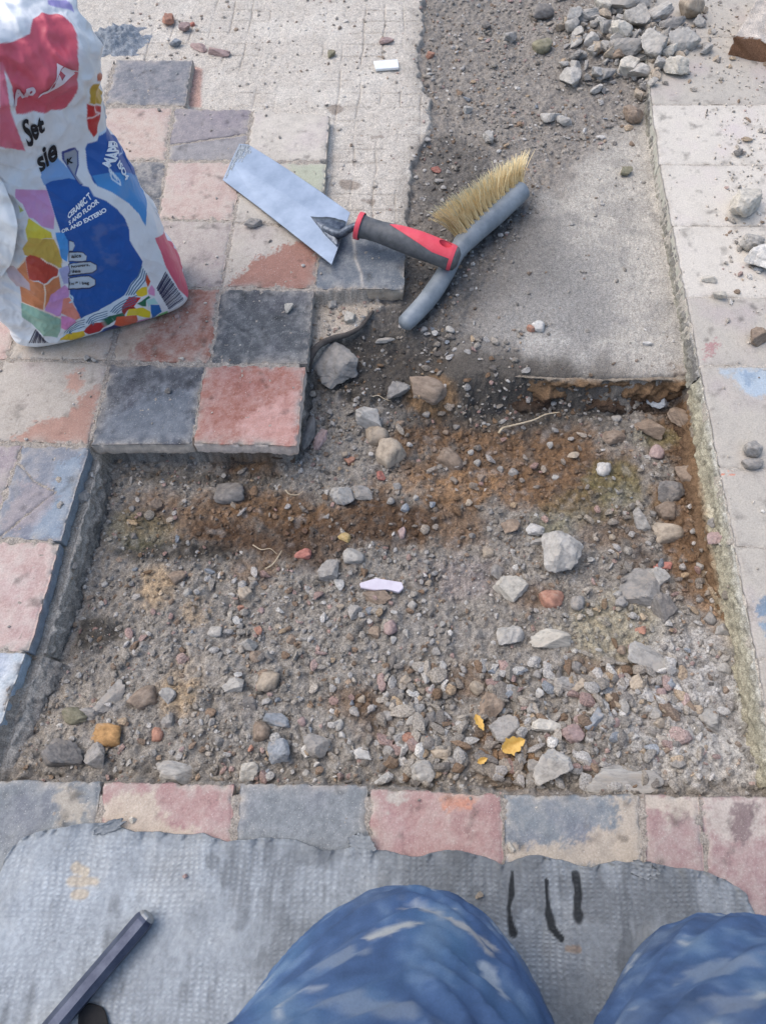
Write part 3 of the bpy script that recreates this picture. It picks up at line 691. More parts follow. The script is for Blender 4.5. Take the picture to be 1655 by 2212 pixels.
G_BIG = 'larger stones lying in the trench'
BIG = [
 (722, 790, 88, 84, 'grey', 'large broken grey mortar lump against the side of the red tile', 'a', 20, .42, .6), (860, 846, 46, 34, 'grey', 'flat grey stone at the foot of the dark slope', 'a', 10),
 (800, 914, 44, 52, 'light', 'pale angular stone standing upright at the left of the brown soil', 'a', 60, .25, 1.1), (815, 943, 46, 40, 'beige', 'rounded beige stone touching a pale angular stone', 'r', 0),
 (840, 984, 60, 50, 'beige', 'rounded tan cobble with a grey hollow', 'r', -30), (693, 952, 24, 46, 'pink', 'narrow pinkish stone near the corner of the red tile', 'a', -15),
 (660, 945, 40, 80, 'dark', 'long dark stone leaning on the side of the red tile', 'r', -14, .3, .8), (975, 996, 56, 36, 'brown', 'oblong brown stone on the brown soil', 'r', -35),
 (498, 1070, 64, 40, 'dark', 'two tone dark pebble below the overhanging tiles', 'r', 0), (740, 1074, 50, 38, 'light', 'light knobbly stone beside a grey upright one', 'a', 0),
 (779, 1067, 28, 46, 'grey', 'grey block of stone next to the light knobbly one', 'a', 85), (822, 1030, 22, 20, 'red', 'small bright red brick bit at the brown soil edge', 'a', 0),
 (655, 1200, 34, 22, 'red', 'dull red brick chip among fine roots', 'r', 5), (745, 1161, 19, 24, 'yellow', 'tiny yellow stone in dark brown soil', 'r', 60),
 (764, 1205, 32, 40, 'light', 'pale oval stone above the lilac shard', 'r', 80), (710, 1234, 42, 40, 'grey', 'grey cube shaped stone left of the lilac shard', 'a', 10),
 (1200, 1204, 78, 76, 'light', 'large pale rock with a brown stained corner', 'a', -25, .25, .75), (1103, 1278, 66, 48, 'cream', 'whitish angular rock below the large pale one', 'a', 18, .25, .75),
 (1190, 1298, 48, 38, 'orange', 'round rusty brown stone below the pale rocks', 'r', 0), (1247, 1304, 30, 30, 'grey', 'round grey pebble right of the rusty one', 'r', 0),
 (815, 1292, 34, 54, 'brown', 'brown wedge of stone under the lilac shard', 'a', 85), (1100, 1373, 52, 42, 'light', 'light grey chunk in the middle gravel', 'a', 0),
 (1185, 1381, 80, 36, 'cream', 'long stone half white half tan', 'a', 8), (1406, 1424, 98, 56, 'light', 'large flat grey slab with a rough top', 'a', -28, .35, .45),
 (580, 1474, 44, 46, 'beige', 'rounded grey brown stone in the left gravel', 'r', -50), (316, 1510, 64, 36, 'brown', 'smooth oblong brown cobble pointing up right', 'r', 38),
 (365, 1505, 34, 30, 'light', 'pale chip next to the smooth brown cobble', 'a', 20), (235, 1590, 62, 40, 'mustard', 'mustard yellow knobbly stone in the near left corner', 'r', -6),
 (342, 1588, 24, 26, 'orange', 'small orange pebble right of the mustard stone', 'r', 0), (140, 1637, 78, 58, 'dark', 'dark grey block in the near left corner', 'a', -18, .3, .8),
 (208, 1631, 40, 44, 'grey', 'grey stone right of the dark corner block', 'a', 0), (195, 1543, 28, 54, 'grey', 'grey diamond shaped stone beside a mossy one', 'a', 85),
 (164, 1548, 34, 46, 'moss', 'greenish brown knobbly stone', 'r', 80), (240, 1506, 64, 56, 'grey', 'flat grey stone half sunk left of the brown cobble', 'a', 10, .5, .5),
 (385, 1670, 84, 38, 'light', 'broad pale stone touching the near row of tiles', 'a', 0), (597, 1558, 32, 56, 'blue', 'upright blue grey slate piece', 'a', 70), (566, 1580, 36, 36, 'brown', 'brown stone leaning on the blue grey slate piece', 'r', 0),
 (604, 1623, 46, 44, 'blue', 'blue grey triangular slate piece', 'a', 0), (537, 1668, 42, 32, 'cream', 'whitish angular stone against the near row', 'a', 20), (785, 1632, 30, 34, 'white', 'bright white knobbly stone', 'a', 70),
 (684, 1612, 52, 40, 'grey', 'square grey beige stone', 'a', 0), (912, 1668, 54, 46, 'light', 'light grey stone beside the near pink tile', 'a', 10), (1188, 1659, 80, 58, 'light', 'large pale rock next to the yellow leaf', 'a', 8, .25, .75),
 (1278, 1555, 36, 40, 'blue', 'pale blue grey squarish stone', 'a', 0), (1236, 1585, 46, 36, 'pink', 'pink block of stone near the leaves', 'a', 12), (1090, 1575, 62, 42, 'grey', 'pointed grey stone above the leaf', 'a', 20),
 (1058, 1528, 58, 50, 'brown', 'dusty brown stone in the thick gravel', 'a', 0), (1243, 1486, 38, 32, 'beige', 'beige brown angular stone', 'a', 0), (1182, 1568, 30, 64, 'cream', 'cream sliver standing among grey stones', 'a', 100),
 (1422, 1250, 40, 34, 'light', 'pale stone below the flat red chip', 'a', 0), (1430, 1224, 36, 15, 'red', 'flat bright red chip', 'a', 0), (1441, 1152, 62, 40, 'beige', 'tan knobbly cobble at the right wall', 'r', 8),
 (1440, 1107, 44, 32, 'brown', 'brown stone above the tan cobble', 'r', 10), (1385, 1128, 46, 34, 'light', 'pale flaky stone at the right side', 'a', -25), (1442, 1066, 58, 42, 'dark', 'dark grey pointed stone at the right wall', 'a', 25),
 (1414, 866, 40, 46, 'blue', 'bluish angular stone below the slab edge', 'a', 55), (1430, 1318, 50, 54, 'dark', 'dark stained stone at the right edge of the gravel', 'a', 0), (1325, 948, 46, 28, 'brown', 'brown stone by the far right gravel', 'a', 0),
 (1155, 1146, 28, 32, 'white', 'small white stone above a grey sliver', 'a', 80), (1164, 1170, 16, 40, 'light', 'thin grey sliver above the large pale rock', 'a', 100), (1304, 1016, 30, 28, 'white', 'white rounded stone on greenish soil', 'r', 0),
 (1380, 1268, 84, 80, 'grey', 'large dull grey rock half buried at the right', 'a', 0, .55, .6), (1536, 1556, 44, 46, 'light', 'lone pale stone near the right kerb', 'a', 45), (1345, 1690, 150, 56, 'light', 'broad rough mortar mass by the near row', 'a', -3, .5, .5),
 (505, 1481, 30, 42, 'light', 'pale pointed stone in the left gravel', 'a', 95), (1055, 1195, 24, 20, 'beige', 'small tan pebble on grey patchy soil', 'r', 0), (1400, 925, 60, 30, 'brown', 'flat brown clod in the far right corner', 'a', -20), (1480, 905, 70, 36, 'brown', 'brown clay clod under the slab corner', 'a', -20, .4, .6),
 (1485, 1030, 44, 50, 'brown', 'crumbly brown clod against the right wall', 'r', 80), (1220, 1480, 34, 48, 'grey', 'grey flat stone leaning on a beige one', 'a', 80), (1160, 1660, 40, 30, 'grey', 'grey stone wedged beside the large pale rock', 'a', 0),
 (925, 845, 84, 46, 'brown', 'lump of brown clay at the foot of the slope', 'r', -12, .45, .6),
]
for b in BIG:
    sk = b[8] if len(b) > 8 else .36; tl = b[9] if len(b) > 9 else .8
    stone(*b[:6], shape=b[6], ang=b[7], sink=sk, tall=tl, group=G_BIG, tilt=.2)
BED = [
 (1604, 455, 92, 58, 'cream', 'big cream stone on the right edging', 'a', 22), (1618, 533, 44, 44, 'light', 'flat pale stone below the big cream one', 'a', 60), (1640, 574, 66, 54, 'white', 'white rock cut by the right frame edge', 'a', 25),
 (1630, 733, 54, 34, 'brown', 'brown and dark lump at the right frame edge', 'a', 25), (1530, 606, 34, 16, 'cream', 'small yellowish chip on the edging', 'a', 0), (1549, 642, 30, 24, 'cream', 'small yellowish lump of mortar on the edging', 'a', 0),
 (1620, 974, 42, 34, 'grey', 'grey clod beside the blue patched tile', 'r', 0), (1622, 1006, 46, 24, 'grey', 'flat grey clod just below another clod on the edging', 'r', 0), (1592, 335, 22, 18, 'dark', 'tiny dark crumb on the white edging', 'a', 0),
 (625, 669, 24, 20, 'cream', 'cream stone chip on the black tile', 'a', 40), (548, 486, 40, 24, 'grey', 'crumbled mortar bit on a beige tile', 'a', 0), (364, 846, 16, 13, 'dark', 'single dark crumb on the black tile', 'a', 0), (393, 776, 13, 9, 'cream', 'cream chip on the joint above the black tile', 'a', 0),
 (190, 777, 16, 15, 'light', 'pale chip below the sack', 'a', 0), (205, 779, 14, 9, 'light', 'thin pale chip beside another below the sack', 'a', 0), (655, 576, 9, 7, 'white', 'white speck of stone on the orange red tile half', 'a', 0), (384, 685, 12, 8, 'pink', 'pink crumb on the red dusty tile', 'a', 0),
 (287, 1772, 14, 14, 'cream', 'cream chip on the near pink sandy tile', 'a', 60), (1105, 1831, 16, 18, 'cream', 'cream crumb at the mat edge', 'a', 0), (1035, 1934, 18, 14, 'beige', 'tan crumb on the mat beside the left knee', 'a', 0), (401, 1893, 12, 9, 'pink', 'pinkish crumb on the left part of the mat', 'a', 0),
 (345, 240, 9, 7, 'dark', 'dark crumb on the pinkish tile behind the sack', 'a', 0),
]
for b in BED:
    stone(*b[:6], shape=b[6], ang=b[7], zmin=0.006 if b[1] > 1850 else 0.0, group='loose bits lying on tiles', sink=.15, tilt=.15)
SLABS = [
 (1163, 710, 32, 22, 'white', 'white pebble on the swept slab', 'r', 10), (1146, 712, 18, 16, 'orange', 'orange bit beside the white pebble on the slab', 'a', 0), (1398, 744, 26, 10, 'white', 'thin white chip on the right of the slab', 'a', 0), (1350, 376, 28, 22, 'moss', 'greenish stone on the dusty slab', 'a', 0),
 (1365, 256, 46, 36, 'brown', 'brown brick lump by the far edging joint', 'a', 0), (1170, 110, 44, 32, 'moss', 'mossy lump of mortar beside the rubble heap', 'r', 0), (1055, 303, 28, 26, 'light', 'pale stone on the dark sand behind the brush', 'a', 60), (972, 715, 14, 20, 'light', 'small pale stone below the brush handle', 'r', 60),
 (942, 370, 14, 22, 'red', 'red brick chip left of the bristles', 'a', 80), (930, 122, 18, 16, 'orange', 'orange chip on the far sand', 'a', 60), (716, 122, 20, 18, 'moss', 'dark greenish lump on the pale mortar bed', 'a', 30), (835, 93, 34, 16, 'pink', 'pinkish red tile sliver on the pale mortar bed', 'a', 20),
 (365, 50, 32, 32, 'orange', 'orange brick fragment on the far mortar', 'a', 40), (402, 66, 24, 22, 'pink', 'pink brick fragment near the orange one', 'a', 0), (416, 56, 16, 10, 'red', 'dark red brick crumb on the far mortar', 'a', 0), (379, 100, 24, 26, 'blue', 'blue grey stone beyond the laid tiles', 'a', 60),
 (432, 106, 42, 20, 'pink', 'long pink brick flake beyond the laid tiles', 'a', -25), (475, 117, 52, 20, 'pink', 'thin pink flake with a pointed end', 'a', -15), (832, 738, 14, 40, 'light', 'pale upright sliver below the brush grip', 'a', 100), (755, 690, 30, 28, 'cream', 'cream flake on the broken mortar ledge', 'a', 40), (718, 660, 28, 20, 'light', 'pale flake beside the dark slate tile end', 'a', 40),
 (1100, 85, 30, 26, 'grey', 'grey clod on the far sand', 'a', 0), (1170, 35, 50, 34, 'dark', 'dark clod left of the rubble heap', 'r', 0), (1010, 240, 22, 18, 'light', 'pale chip on the sand above the brush', 'a', 0), (1050, 60, 20, 16, 'dark', 'dark crumb on the far sand', 'a', 0), (1230, 180, 44, 50, 'light', 'pale pitted stone in front of the rubble heap', 'a', 0), (1218, 265, 36, 22, 'light', 'pale flat stone between heap and slab', 'a', -20), (1185, 262, 42, 30, 'light', 'pale grey stone left of a flat one before the slab', 'a', -20),
]
for b in SLABS:
    stone(*b[:6], shape=b[6], ang=b[7], group='loose bits on the mortar and sand', sink=.2, tilt=.2)

# rubble heap at the top right
HEAP = [
 (1350, 20, 62, 78, 'light', 'tall pale slab of rubble at the top of the heap', 'a', 80, .1, 1.0), (1298, 25, 28, 36, 'cream', 'whitish oval rubble piece at the top of the heap', 'a', 80, .1, 1.), (1370, 62, 46, 52, 'light', 'pale angular rubble piece in the middle of the heap', 'a', 70, .1, .9), (1418, 44, 54, 30, 'light', 'long pale rubble piece in the middle of the heap', 'a', 20, .1, .8),
 (1485, 38, 46, 42, 'beige', 'rounded rubble lump with a tan underside', 'r', 0, .1, .9), (1520, 12, 50, 26, 'light', 'pale rubble piece at the right tip of the heap', 'a', 20, .1, .8), (1402, 120, 52, 48, 'light', 'broad pale rubble piece at the foot of the heap', 'a', 65, .1, .8), (1350, 122, 66, 44, 'grey', 'grey rubble block at the foot of the heap', 'a', 15, .1, .8),
 (1330, 128, 26, 30, 'brown', 'brown rubble bit at the foot of the heap', 'a', 70, .05, .9), (1448, 66, 52, 28, 'grey', 'grey slanting rubble piece right of the middle of the heap', 'a', 35, .1, .8), (1262, 46, 52, 20, 'light', 'long pale rubble piece on the left of the heap', 'a', 12, .1, .9), (1236, 52, 30, 30, 'light', 'pale squarish rubble piece at the left end of the heap', 'a', 0, .1, .9),
 (1233, 70, 28, 22, 'light', 'rounded pale rubble piece at the left end of the heap', 'r', 0, .1, .9), (1455, 158, 50, 36, 'cream', 'cream rubble lump on the edging below the heap', 'a', -10, .1, .8), (1420, 152, 28, 26, 'light', 'pale rubble lump with a tan base on the edging', 'a', 0, .1, .8), (1352, 158, 40, 36, 'cream', 'yellowish rubble piece at the near tip of the heap', 'a', 0, .1, .8),
 (1375, 172, 36, 44, 'light', 'pale leaning rubble piece at the near tip of the heap', 'a', 60, .1, .8), (1290, 172, 26, 42, 'light', 'thin pale rubble piece left of the near tip of the heap', 'a', -50, .1, .8), (1308, 170, 20, 40, 'grey', 'thin grey rubble piece left of the near tip of the heap', 'a', -60, .1, .8), (1338, 85, 40, 34, 'cream', 'pale pointed rubble piece on the left slope of the heap', 'a', 30, .1, .9),
 (1310, 72, 40, 26, 'light', 'flat pale rubble piece on the left slope of the heap', 'a', 20, .1, .8), (1440, 125, 34, 26, 'cream', 'knobbly pale rubble piece right of the foot of the heap', 'a', 0, .1, .8), (1470, 105, 60, 44, 'light', 'pale rubble piece half buried right of the heap', 'a', 20, .2, .7), (1375, 0, 50, 46, 'grey', 'grey rubble piece cut by the top of the photo', 'a', 60, .1, 1.),
]
for b in HEAP:
    stone(*b[:6], shape=b[6], ang=b[7], sink=b[8], tall=b[9], group='rubble heap', name='rubble_piece', cat='rubble piece', tilt=.5, lift=.004)
n_h = 0
while n_h < 185:
    hx, hy = rnd.gauss(1372, 100), rnd.gauss(80, 70)
    if not (-8 < hy < 215 and 1205 < hx < 1545) or (hx > 1440 and hy > 140): continue
    sz = rnd.uniform(10, 30)
    lab = rnd.choice([('light', 'small pale rubble chip filling the heap'), ('grey', 'small grey rubble chip filling the heap'), ('light', 'small pale rubble chip filling the heap'), ('beige', 'small tan rubble chip filling the heap')])
    stone(hx, hy, sz, sz * rnd.uniform(.55, .9), lab[0], lab[1], 'a', rnd.uniform(-60, 100), 'small ' + lab[0] + ' chips of the rubble heap', sink=.1, tilt=.6, name='rubble_piece', cat='rubble piece', lift=.001); n_h += 1

# smaller loose stones of the trench floor
ZONES = [((830, 1440, 1460, 1695), 78, 'in the thick near gravel'), ((420, 1250, 980, 1690), 48, 'in the left middle gravel'), ((1290, 1060, 1570, 1690), 24, 'near the right wall of the trench'), ((660, 860, 1420, 1240), 34, 'on the brown soil'), ((130, 1060, 420, 1660), 14, 'at the left side of the trench')]
CH = [('grey', 'grey', 9), ('light', 'pale', 6), ('beige', 'tan', 3), ('brown', 'brown', 3), ('pink', 'pinkish', 1.5), ('white', 'white', 1), ('dark', 'dark', 2.5), ('blue', 'bluish', 1), ('orange', 'rusty', .6)]
for (x0, y0, x1, y1), cnt, where in ZONES:
    k = tries = 0
    while k < cnt and tries < 4000:
        tries += 1
        hx, hy = rnd.uniform(x0, x1), rnd.uniform(y0, y1)
        sz = 14 + 24 * rnd.random() ** 2.0
        if any((hx - ux) ** 2 + (hy - uy) ** 2 < (.42 * (us + sz)) ** 2 for ux, uy, us in used_spots): continue
        if hy > 1650 and hy > 1672 + (hx / 1655) * 40 - sz: continue
        c = rnd.choices(CH, [q[2] for q in CH])[0]
        sh = 'a' if rnd.random() < .65 else 'r'
        stone(hx, hy, sz, sz * rnd.uniform(.65, 1.0), c[0], f"small {c[1]} {'angular' if sh == 'a' else 'rounded'} stone {where}", sh, rnd.uniform(-60, 60), f"small {c[1]} {'angular' if sh == 'a' else 'rounded'} stones {where}", sink=.34, tilt=.4)
        k += 1

# fine gravel and crumbs: one mesh
def gravel():
    r = np.random.RandomState(5)
    n = 120000
    X = r.uniform(-.2, 1.25, n); Y = r.uniform(-.5, 1.2, n)
    i = np.clip(np.searchsorted(gx, X), 0, len(gx) - 1); j = np.clip(np.searchsorted(gy, Y), 0, len(gy) - 1)
    ap, ab, as_, abk, aer, ars, abm, all_, asl = [a[k][j, i] for k in ('pit', 'bed_n', 'slab', 'blk', 'edge_r', 'row_s', 'bed_m', 'led_l', 'slope')]
    cl = 0.55 + 0.55 * n_mid[j, i] + 0.35 * n_big[j, i]
    dens = np.where(ars > .3, .004, np.where(aer > .3, .012 + .16 * sstep(.95, 1.08, X) * (Y > .1), np.where(abk > .3, .008, np.where(ap > .3, .62 * np.clip(cl + .1, .12, 1.3), np.where(ab > .3, .035, np.where(as_ > .5, .02, .42 * np.clip(cl, .1, 1)))))))
    onled = (all_ > .4) & (abk <= .3); dens = np.where(onled, .03, dens)
    keep = r.uniform(size=n) < dens
    X, Y, i, j, abk, aer, ars, ap = X[keep], Y[keep], i[keep], j[keep], abk[keep], aer[keep], ars[keep], ap[keep]
    n = len(X)
    rad = 0.0011 + 0.0034 * r.uniform(size=n) ** 2.6
    top = (abk > .3) | (aer > .3) | (ars > .3)
    rad = np.where(top, rad * .62, rad)
    Z = np.where(top, 0.0006, GZ[j, i])
    base = gc[j, i]
    tone = r.choice(7, n, p=[.42, .2, .12, .1, .06, .06, .04])
    cols = np.array([C_GREY, C_PALE, C_BROWN, C_DARK, S(170, 136, 126), C_WHITE, S(160, 130, 100)])[tone]
    bw = np.where((base[:, :1] - base[:, 2:]) / base[:, :1] > .33, .9, .45); cc = (bw * base + (1 - bw) * cols) * r.uniform(.75, 1.25, (n, 1))
    cc = np.where(top[:, None] & (r.uniform(size=(n, 1)) < .5), S(205, 195, 180), cc)
    v0, f0 = ICO1
    m = len(v0)
    vs = v0[None] * (1 + r.uniform(-.32, .32, (n, m, 1)))
    sc = rad[:, None] * np.stack([r.uniform(.75, 1.4, n), r.uniform(.6, 1.1, n), r.uniform(.45, .8, n)], -1)
    vs = vs * sc[:, None]
    vs = vs
    th = r.uniform(0, 6.28, n); c_, s_ = np.cos(th)[:, None], np.sin(th)[:, None]
    vx = vs[..., 0] * c_ - vs[..., 1] * s_; vy = vs[..., 0] * s_ + vs[..., 1] * c_
    V3 = np.stack([vx + X[:, None], vy + Y[:, None], vs[..., 2] + (Z + sc[:, 2] * .45)[:, None]], -1)
    F = (f0[None] + (np.arange(n) * m)[:, None, None]).reshape(-1, 3)
    C = np.repeat(cc, m, 0)
    o = mesh_np('gravel', V3.reshape(-1, 3), F, M_GROUND, np.clip(C, .01, .85), smooth=False)
    tag(o, kind='stuff')
C_WHITE = S(210, 206, 198)
gravel()

def pebbles():
    """coarser loose gravel between the single stones"""
    r = np.random.RandomState(15)
    v0, f0 = ico(2); m = len(v0)
    spots = []
    for (x0, y0, x1, y1), cnt in [((820, 1430, 1470, 1700), 1500), ((420, 1230, 980, 1690), 620), ((1250, 1050, 1580, 1690), 480), ((660, 850, 1440, 1250), 260), ((120, 1040, 430, 1660), 160), ((230, 1010, 700, 1130), 80), ((1180, -20, 1560, 200), 170), ((910, 0, 1400, 330), 420), ((860, 700, 1140, 880), 200), ((900, 330, 1000, 480), 60), ((1560, 300, 1655, 700), 120), ((1560, -20, 1655, 300), 40)]:
        spots += [(r.uniform(x0, x1), r.uniform(y0, y1)) for _ in range(cnt)]
    V3, F, C = [], [], []
    for k, (px, py) in enumerate(spots):
        right = px > 1400 + .17 * py - 60 and py < 780
        p = on_ground(px, py, 4, zmin=0.0 if right else None)
        if noise(np.array([px / 70.]), np.array([py / 55.]), 55)[0] + r.uniform(-.5, .5) < -.15: continue
        if py > 1655 and py > 1672 + (px / 1655) * 40: continue
        rad = (.0022 + (.0052 + (.0030 if 820 < px < 1470 and py > 1430 else 0)) * r.uniform() ** 2.4)
        kk = r.randint(6, 10); n_ = r.normal(size=(kk, 3)); n_ /= np.linalg.norm(n_, axis=1, keepdims=True); h = r.uniform(.28, .95, kk)
        v = v0 * np.minimum((h / np.clip(v0 @ n_.T, .05, 1)).min(1), 1.1)[:, None] * (1 + r.uniform(-.05, .05, (m, 1)))
        v = v * rad * np.array([r.uniform(.9, 1.6), r.uniform(.65, 1.1), r.uniform(.4, .85)])
        a_ = r.uniform(0, 6.28); ca, sa = math.cos(a_), math.sin(a_)
        V3.append(np.stack([v[:, 0] * ca - v[:, 1] * sa, v[:, 0] * sa + v[:, 1] * ca, v[:, 2]], -1) + p + np.array([0, 0, rad * .38]))
        F.append(f0 + k_off[0]); k_off[0] += m
        col = [C_GREY * 1.05, C_PALE, S(170, 160, 146), C_BROWN, S(118, 112, 106), S(164, 136, 128), C_WHITE * .95, S(176, 152, 122), S(132, 140, 148)][r.choice(9, p=[.34, .2, .14, .08, .09, .05, .03, .05, .02])]
        col = .7 * col + .3 * ground_col(p[0], p[1])
        C.append(np.tile(col * r.uniform(.8, 1.15), (m, 1)))
    o = mesh_np('loose_gravel', np.concatenate(V3), np.concatenate(F), M_GROUND, np.clip(np.concatenate(C), .01, .85), smooth=False)
    tag(o, kind='stuff')
k_off = [0]
pebbles()

# crumbling sides of the trench, as dense strips standing in front of the sheet's steps
def bank(pts, ztop, depth, lean, layers, seed, amp=.006, inward=(0, 0), rag=.004):
    """pts: photo pixels along the rim; layers: (fraction of depth, colour)"""
    q = np.array([P(px, py, ztop)[:2] for px, py in pts])
    L = np.concatenate([[0], np.cumsum(np.hypot(*np.diff(q, axis=0).T))])
    n = int(L[-1] / .0020); m = int(depth / .0016) + 4
    ss = np.linspace(0, L[-1], n)
    px_ = np.interp(ss, L, q[:, 0]); py_ = np.interp(ss, L, q[:, 1])
    k = np.hanning(15); k /= k.sum()
    if n > 40:
        px_ = np.convolve(np.pad(px_, 7, mode='edge'), k, 'valid'); py_ = np.convolve(np.pad(py_, 7, mode='edge'), k, 'valid')
    tx, ty = np.gradient(px_), np.gradient(py_); tl = np.hypot(tx, ty); nx, ny = ty / tl, -tx / tl
    if nx.mean() * inward[0] + ny.mean() * inward[1] < 0: nx, ny = -nx, -ny
    v = np.linspace(-.12, 1, m)
    SS, VV = np.meshgrid(ss, v)
    big = fbm(SS * 14, VV * depth * 30 + seed, seed, 3); mid = fbm(SS * 45, VV * depth * 60, seed + 1, 4); fin = fbm(SS * 150, VV * depth * 170, seed + 2, 3)
    cdx, cvx = cells(SS * 70, VV * depth * 85, seed + 3)
    off = lean * np.clip(VV, 0, 1) ** 1.3 + amp * (big * .8 + .6 * mid) + .0016 * fin + .006 * np.clip(.55 - cdx, 0, 1) * (cvx > .45)
    off = np.where(VV < 0, -.014 * (-VV / .12), off * np.clip(VV / .06, 0, 1))
    Z = ztop - depth * np.clip(VV, 0, 1) - rag * np.clip(fbm(SS * 22, SS * 0, seed + 5, 3), 0, 1) * (1 - np.clip(VV, 0, 1)) - .005 * np.clip(-VV / .12, 0, 1)
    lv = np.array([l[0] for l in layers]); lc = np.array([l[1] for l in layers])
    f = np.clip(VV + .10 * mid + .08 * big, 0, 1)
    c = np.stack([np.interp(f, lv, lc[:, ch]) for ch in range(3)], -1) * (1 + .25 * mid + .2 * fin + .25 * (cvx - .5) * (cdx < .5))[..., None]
    G3 = np.stack([px_[None] + nx[None] * off, py_[None] + ny[None] * off, Z], -1)
    o = mesh_np('trench_bank', G3.reshape(-1, 3), grid_quads(n, m), M_GROUND, np.clip(c.reshape(-1, 3), .01, .85))
    tag(o, kind='structure')
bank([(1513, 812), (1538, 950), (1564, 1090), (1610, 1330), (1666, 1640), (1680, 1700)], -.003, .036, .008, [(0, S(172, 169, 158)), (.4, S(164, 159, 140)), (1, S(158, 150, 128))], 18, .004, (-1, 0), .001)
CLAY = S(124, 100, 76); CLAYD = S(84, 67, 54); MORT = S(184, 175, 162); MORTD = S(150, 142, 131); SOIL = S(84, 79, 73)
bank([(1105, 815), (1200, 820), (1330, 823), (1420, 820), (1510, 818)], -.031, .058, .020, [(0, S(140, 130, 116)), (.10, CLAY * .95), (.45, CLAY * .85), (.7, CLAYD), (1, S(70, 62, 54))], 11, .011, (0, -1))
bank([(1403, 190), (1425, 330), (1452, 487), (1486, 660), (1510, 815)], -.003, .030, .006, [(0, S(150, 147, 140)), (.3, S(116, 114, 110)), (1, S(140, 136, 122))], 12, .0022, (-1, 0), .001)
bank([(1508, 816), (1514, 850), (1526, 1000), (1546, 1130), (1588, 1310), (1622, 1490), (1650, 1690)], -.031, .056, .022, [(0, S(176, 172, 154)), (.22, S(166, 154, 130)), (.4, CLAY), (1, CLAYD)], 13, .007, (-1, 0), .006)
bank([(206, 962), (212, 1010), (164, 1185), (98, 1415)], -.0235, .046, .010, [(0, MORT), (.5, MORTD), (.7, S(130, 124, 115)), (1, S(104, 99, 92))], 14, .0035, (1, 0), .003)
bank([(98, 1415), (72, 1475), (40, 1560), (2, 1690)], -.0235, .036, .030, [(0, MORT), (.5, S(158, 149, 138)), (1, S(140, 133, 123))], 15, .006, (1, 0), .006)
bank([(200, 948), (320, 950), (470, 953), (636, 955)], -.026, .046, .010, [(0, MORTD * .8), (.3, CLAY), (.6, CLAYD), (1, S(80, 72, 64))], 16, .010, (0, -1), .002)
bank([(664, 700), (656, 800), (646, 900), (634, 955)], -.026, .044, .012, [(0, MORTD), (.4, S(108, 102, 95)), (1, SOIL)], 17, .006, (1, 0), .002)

# broken brick at the top right corner
def rough_block(name, foot, z0, h, mat, label, cat, top_c, side_c, seed=3, amp=.004, n=40):
    """rough four-sided block from a foot quad (xy), as a dense box"""
    q = [np.array(p[:2]) for p in foot]
    vs, fs, cs = [], [], []
    nz = max(8, n // 3)
    def face(fn, nu, nv, col, flip=False):
        off = len(vs)
        for jv in range(nv + 1):
            for iu in range(nu + 1):
                p = fn(iu / nu, jv / nv); vs.append(p); cs.append(col)
        for jv in range(nv):
            for iu in range(nu):
                f = [off + jv * (nu + 1) + iu, off + jv * (nu + 1) + iu + 1, off + (jv + 1) * (nu + 1) + iu + 1, off + (jv + 1) * (nu + 1) + iu]
                fs.append(f[::-1] if flip else f)
    bl = lambda u, v: (q[0] * (1 - u) + q[1] * u) * (1 - v) + (q[3] * (1 - u) + q[2] * u) * v
    face(lambda u, v: (*bl(u, v), z0 + h), n, n, top_c)
    for k in range(4):
        p0, p1 = q[k], q[(k + 1) % 4]
        face(lambda u, v, p0=p0, p1=p1: (*(p0 * (1 - u) + p1 * u), z0 + h * v), n, nz, side_c if k == 0 else tuple(np.array(top_c) * .9))
    bm = bmesh.new(); lay = bm.verts.layers.float_color.new('Col')
    bv = []
    A = np.array(vs); Cc = np.array(cs)
    nn = [fbm(A[:, 0] * 30 + A[:, 2] * 40 + 9 * t, A[:, 1] * 30 - A[:, 2] * 25, seed + t, 4) for t in range(3)]
    A2 = A + amp * np.stack(nn, -1)
    for p, c, t in zip(A2, Cc, nn[0]):
        v = bm.verts.new(p); v[lay] = (*np.clip(np.array(c) * (1 + .25 * t), .01, .9), 1); bv.append(v)
    for f in fs: bm.faces.new([bv[i] for i in f])
    bmesh.ops.remove_doubles(bm, verts=bm.verts[:], dist=.0006)
    o = mesh_bm(name, bm, mat); tag(o, label, cat, None, 'thing'); return o
A0 = P(1571, 119, 0); A1 = P(1690, 142, 0); bdir = np.array([.11, .2, 0])
rough_block('broken_brick', [A0, A1, A1 + bdir, A0 + np.array([.09, .17, 0])], -.004, .040, M_GROUND, 'broken brick with a pale dusty top and raw brown face', 'brick', S(186, 176, 164), S(128, 96, 74))

# grey cement spill behind the sack
def mound(name, px, py, w, h, height, col, label, cat, zmin=None, seed=5):
    p = on_ground(px, py, zmin=zmin); k = ppm(p); n = 70
    t = np.linspace(-1.15, 1.15, n); U, W2 = np.meshgrid(t, t)
    rr = np.hypot(U, W2) + .28 * fbm(U * 2.2, W2 * 2.2, seed, 3)
    Z = height * sstep(1.0, .25, rr) * (1 + .5 * fbm(U * 5, W2 * 5, seed + 1, 3)) - .003 * sstep(.9, 1.1, rr)
    X = U * w * k / 2; Y = W2 * h * k / 2 * 1.5
    c = np.asarray(col) * (1 + .2 * fbm(U * 8, W2 * 8, seed + 2, 3))[..., None]
    o = mesh_np(name, np.stack([X, Y, Z], -1).reshape(-1, 3), grid_quads(n, n), M_GROUND, np.clip(c.reshape(-1, 3), .01, .9), loc=tuple(p))
    return tag(o, label, cat, None, 'thing')
mound('mortar_spill', 255, 88, 140, 80, .016, S(140, 146, 152), 'lumpy blue grey spill of set mortar behind the sack', 'mortar spill')

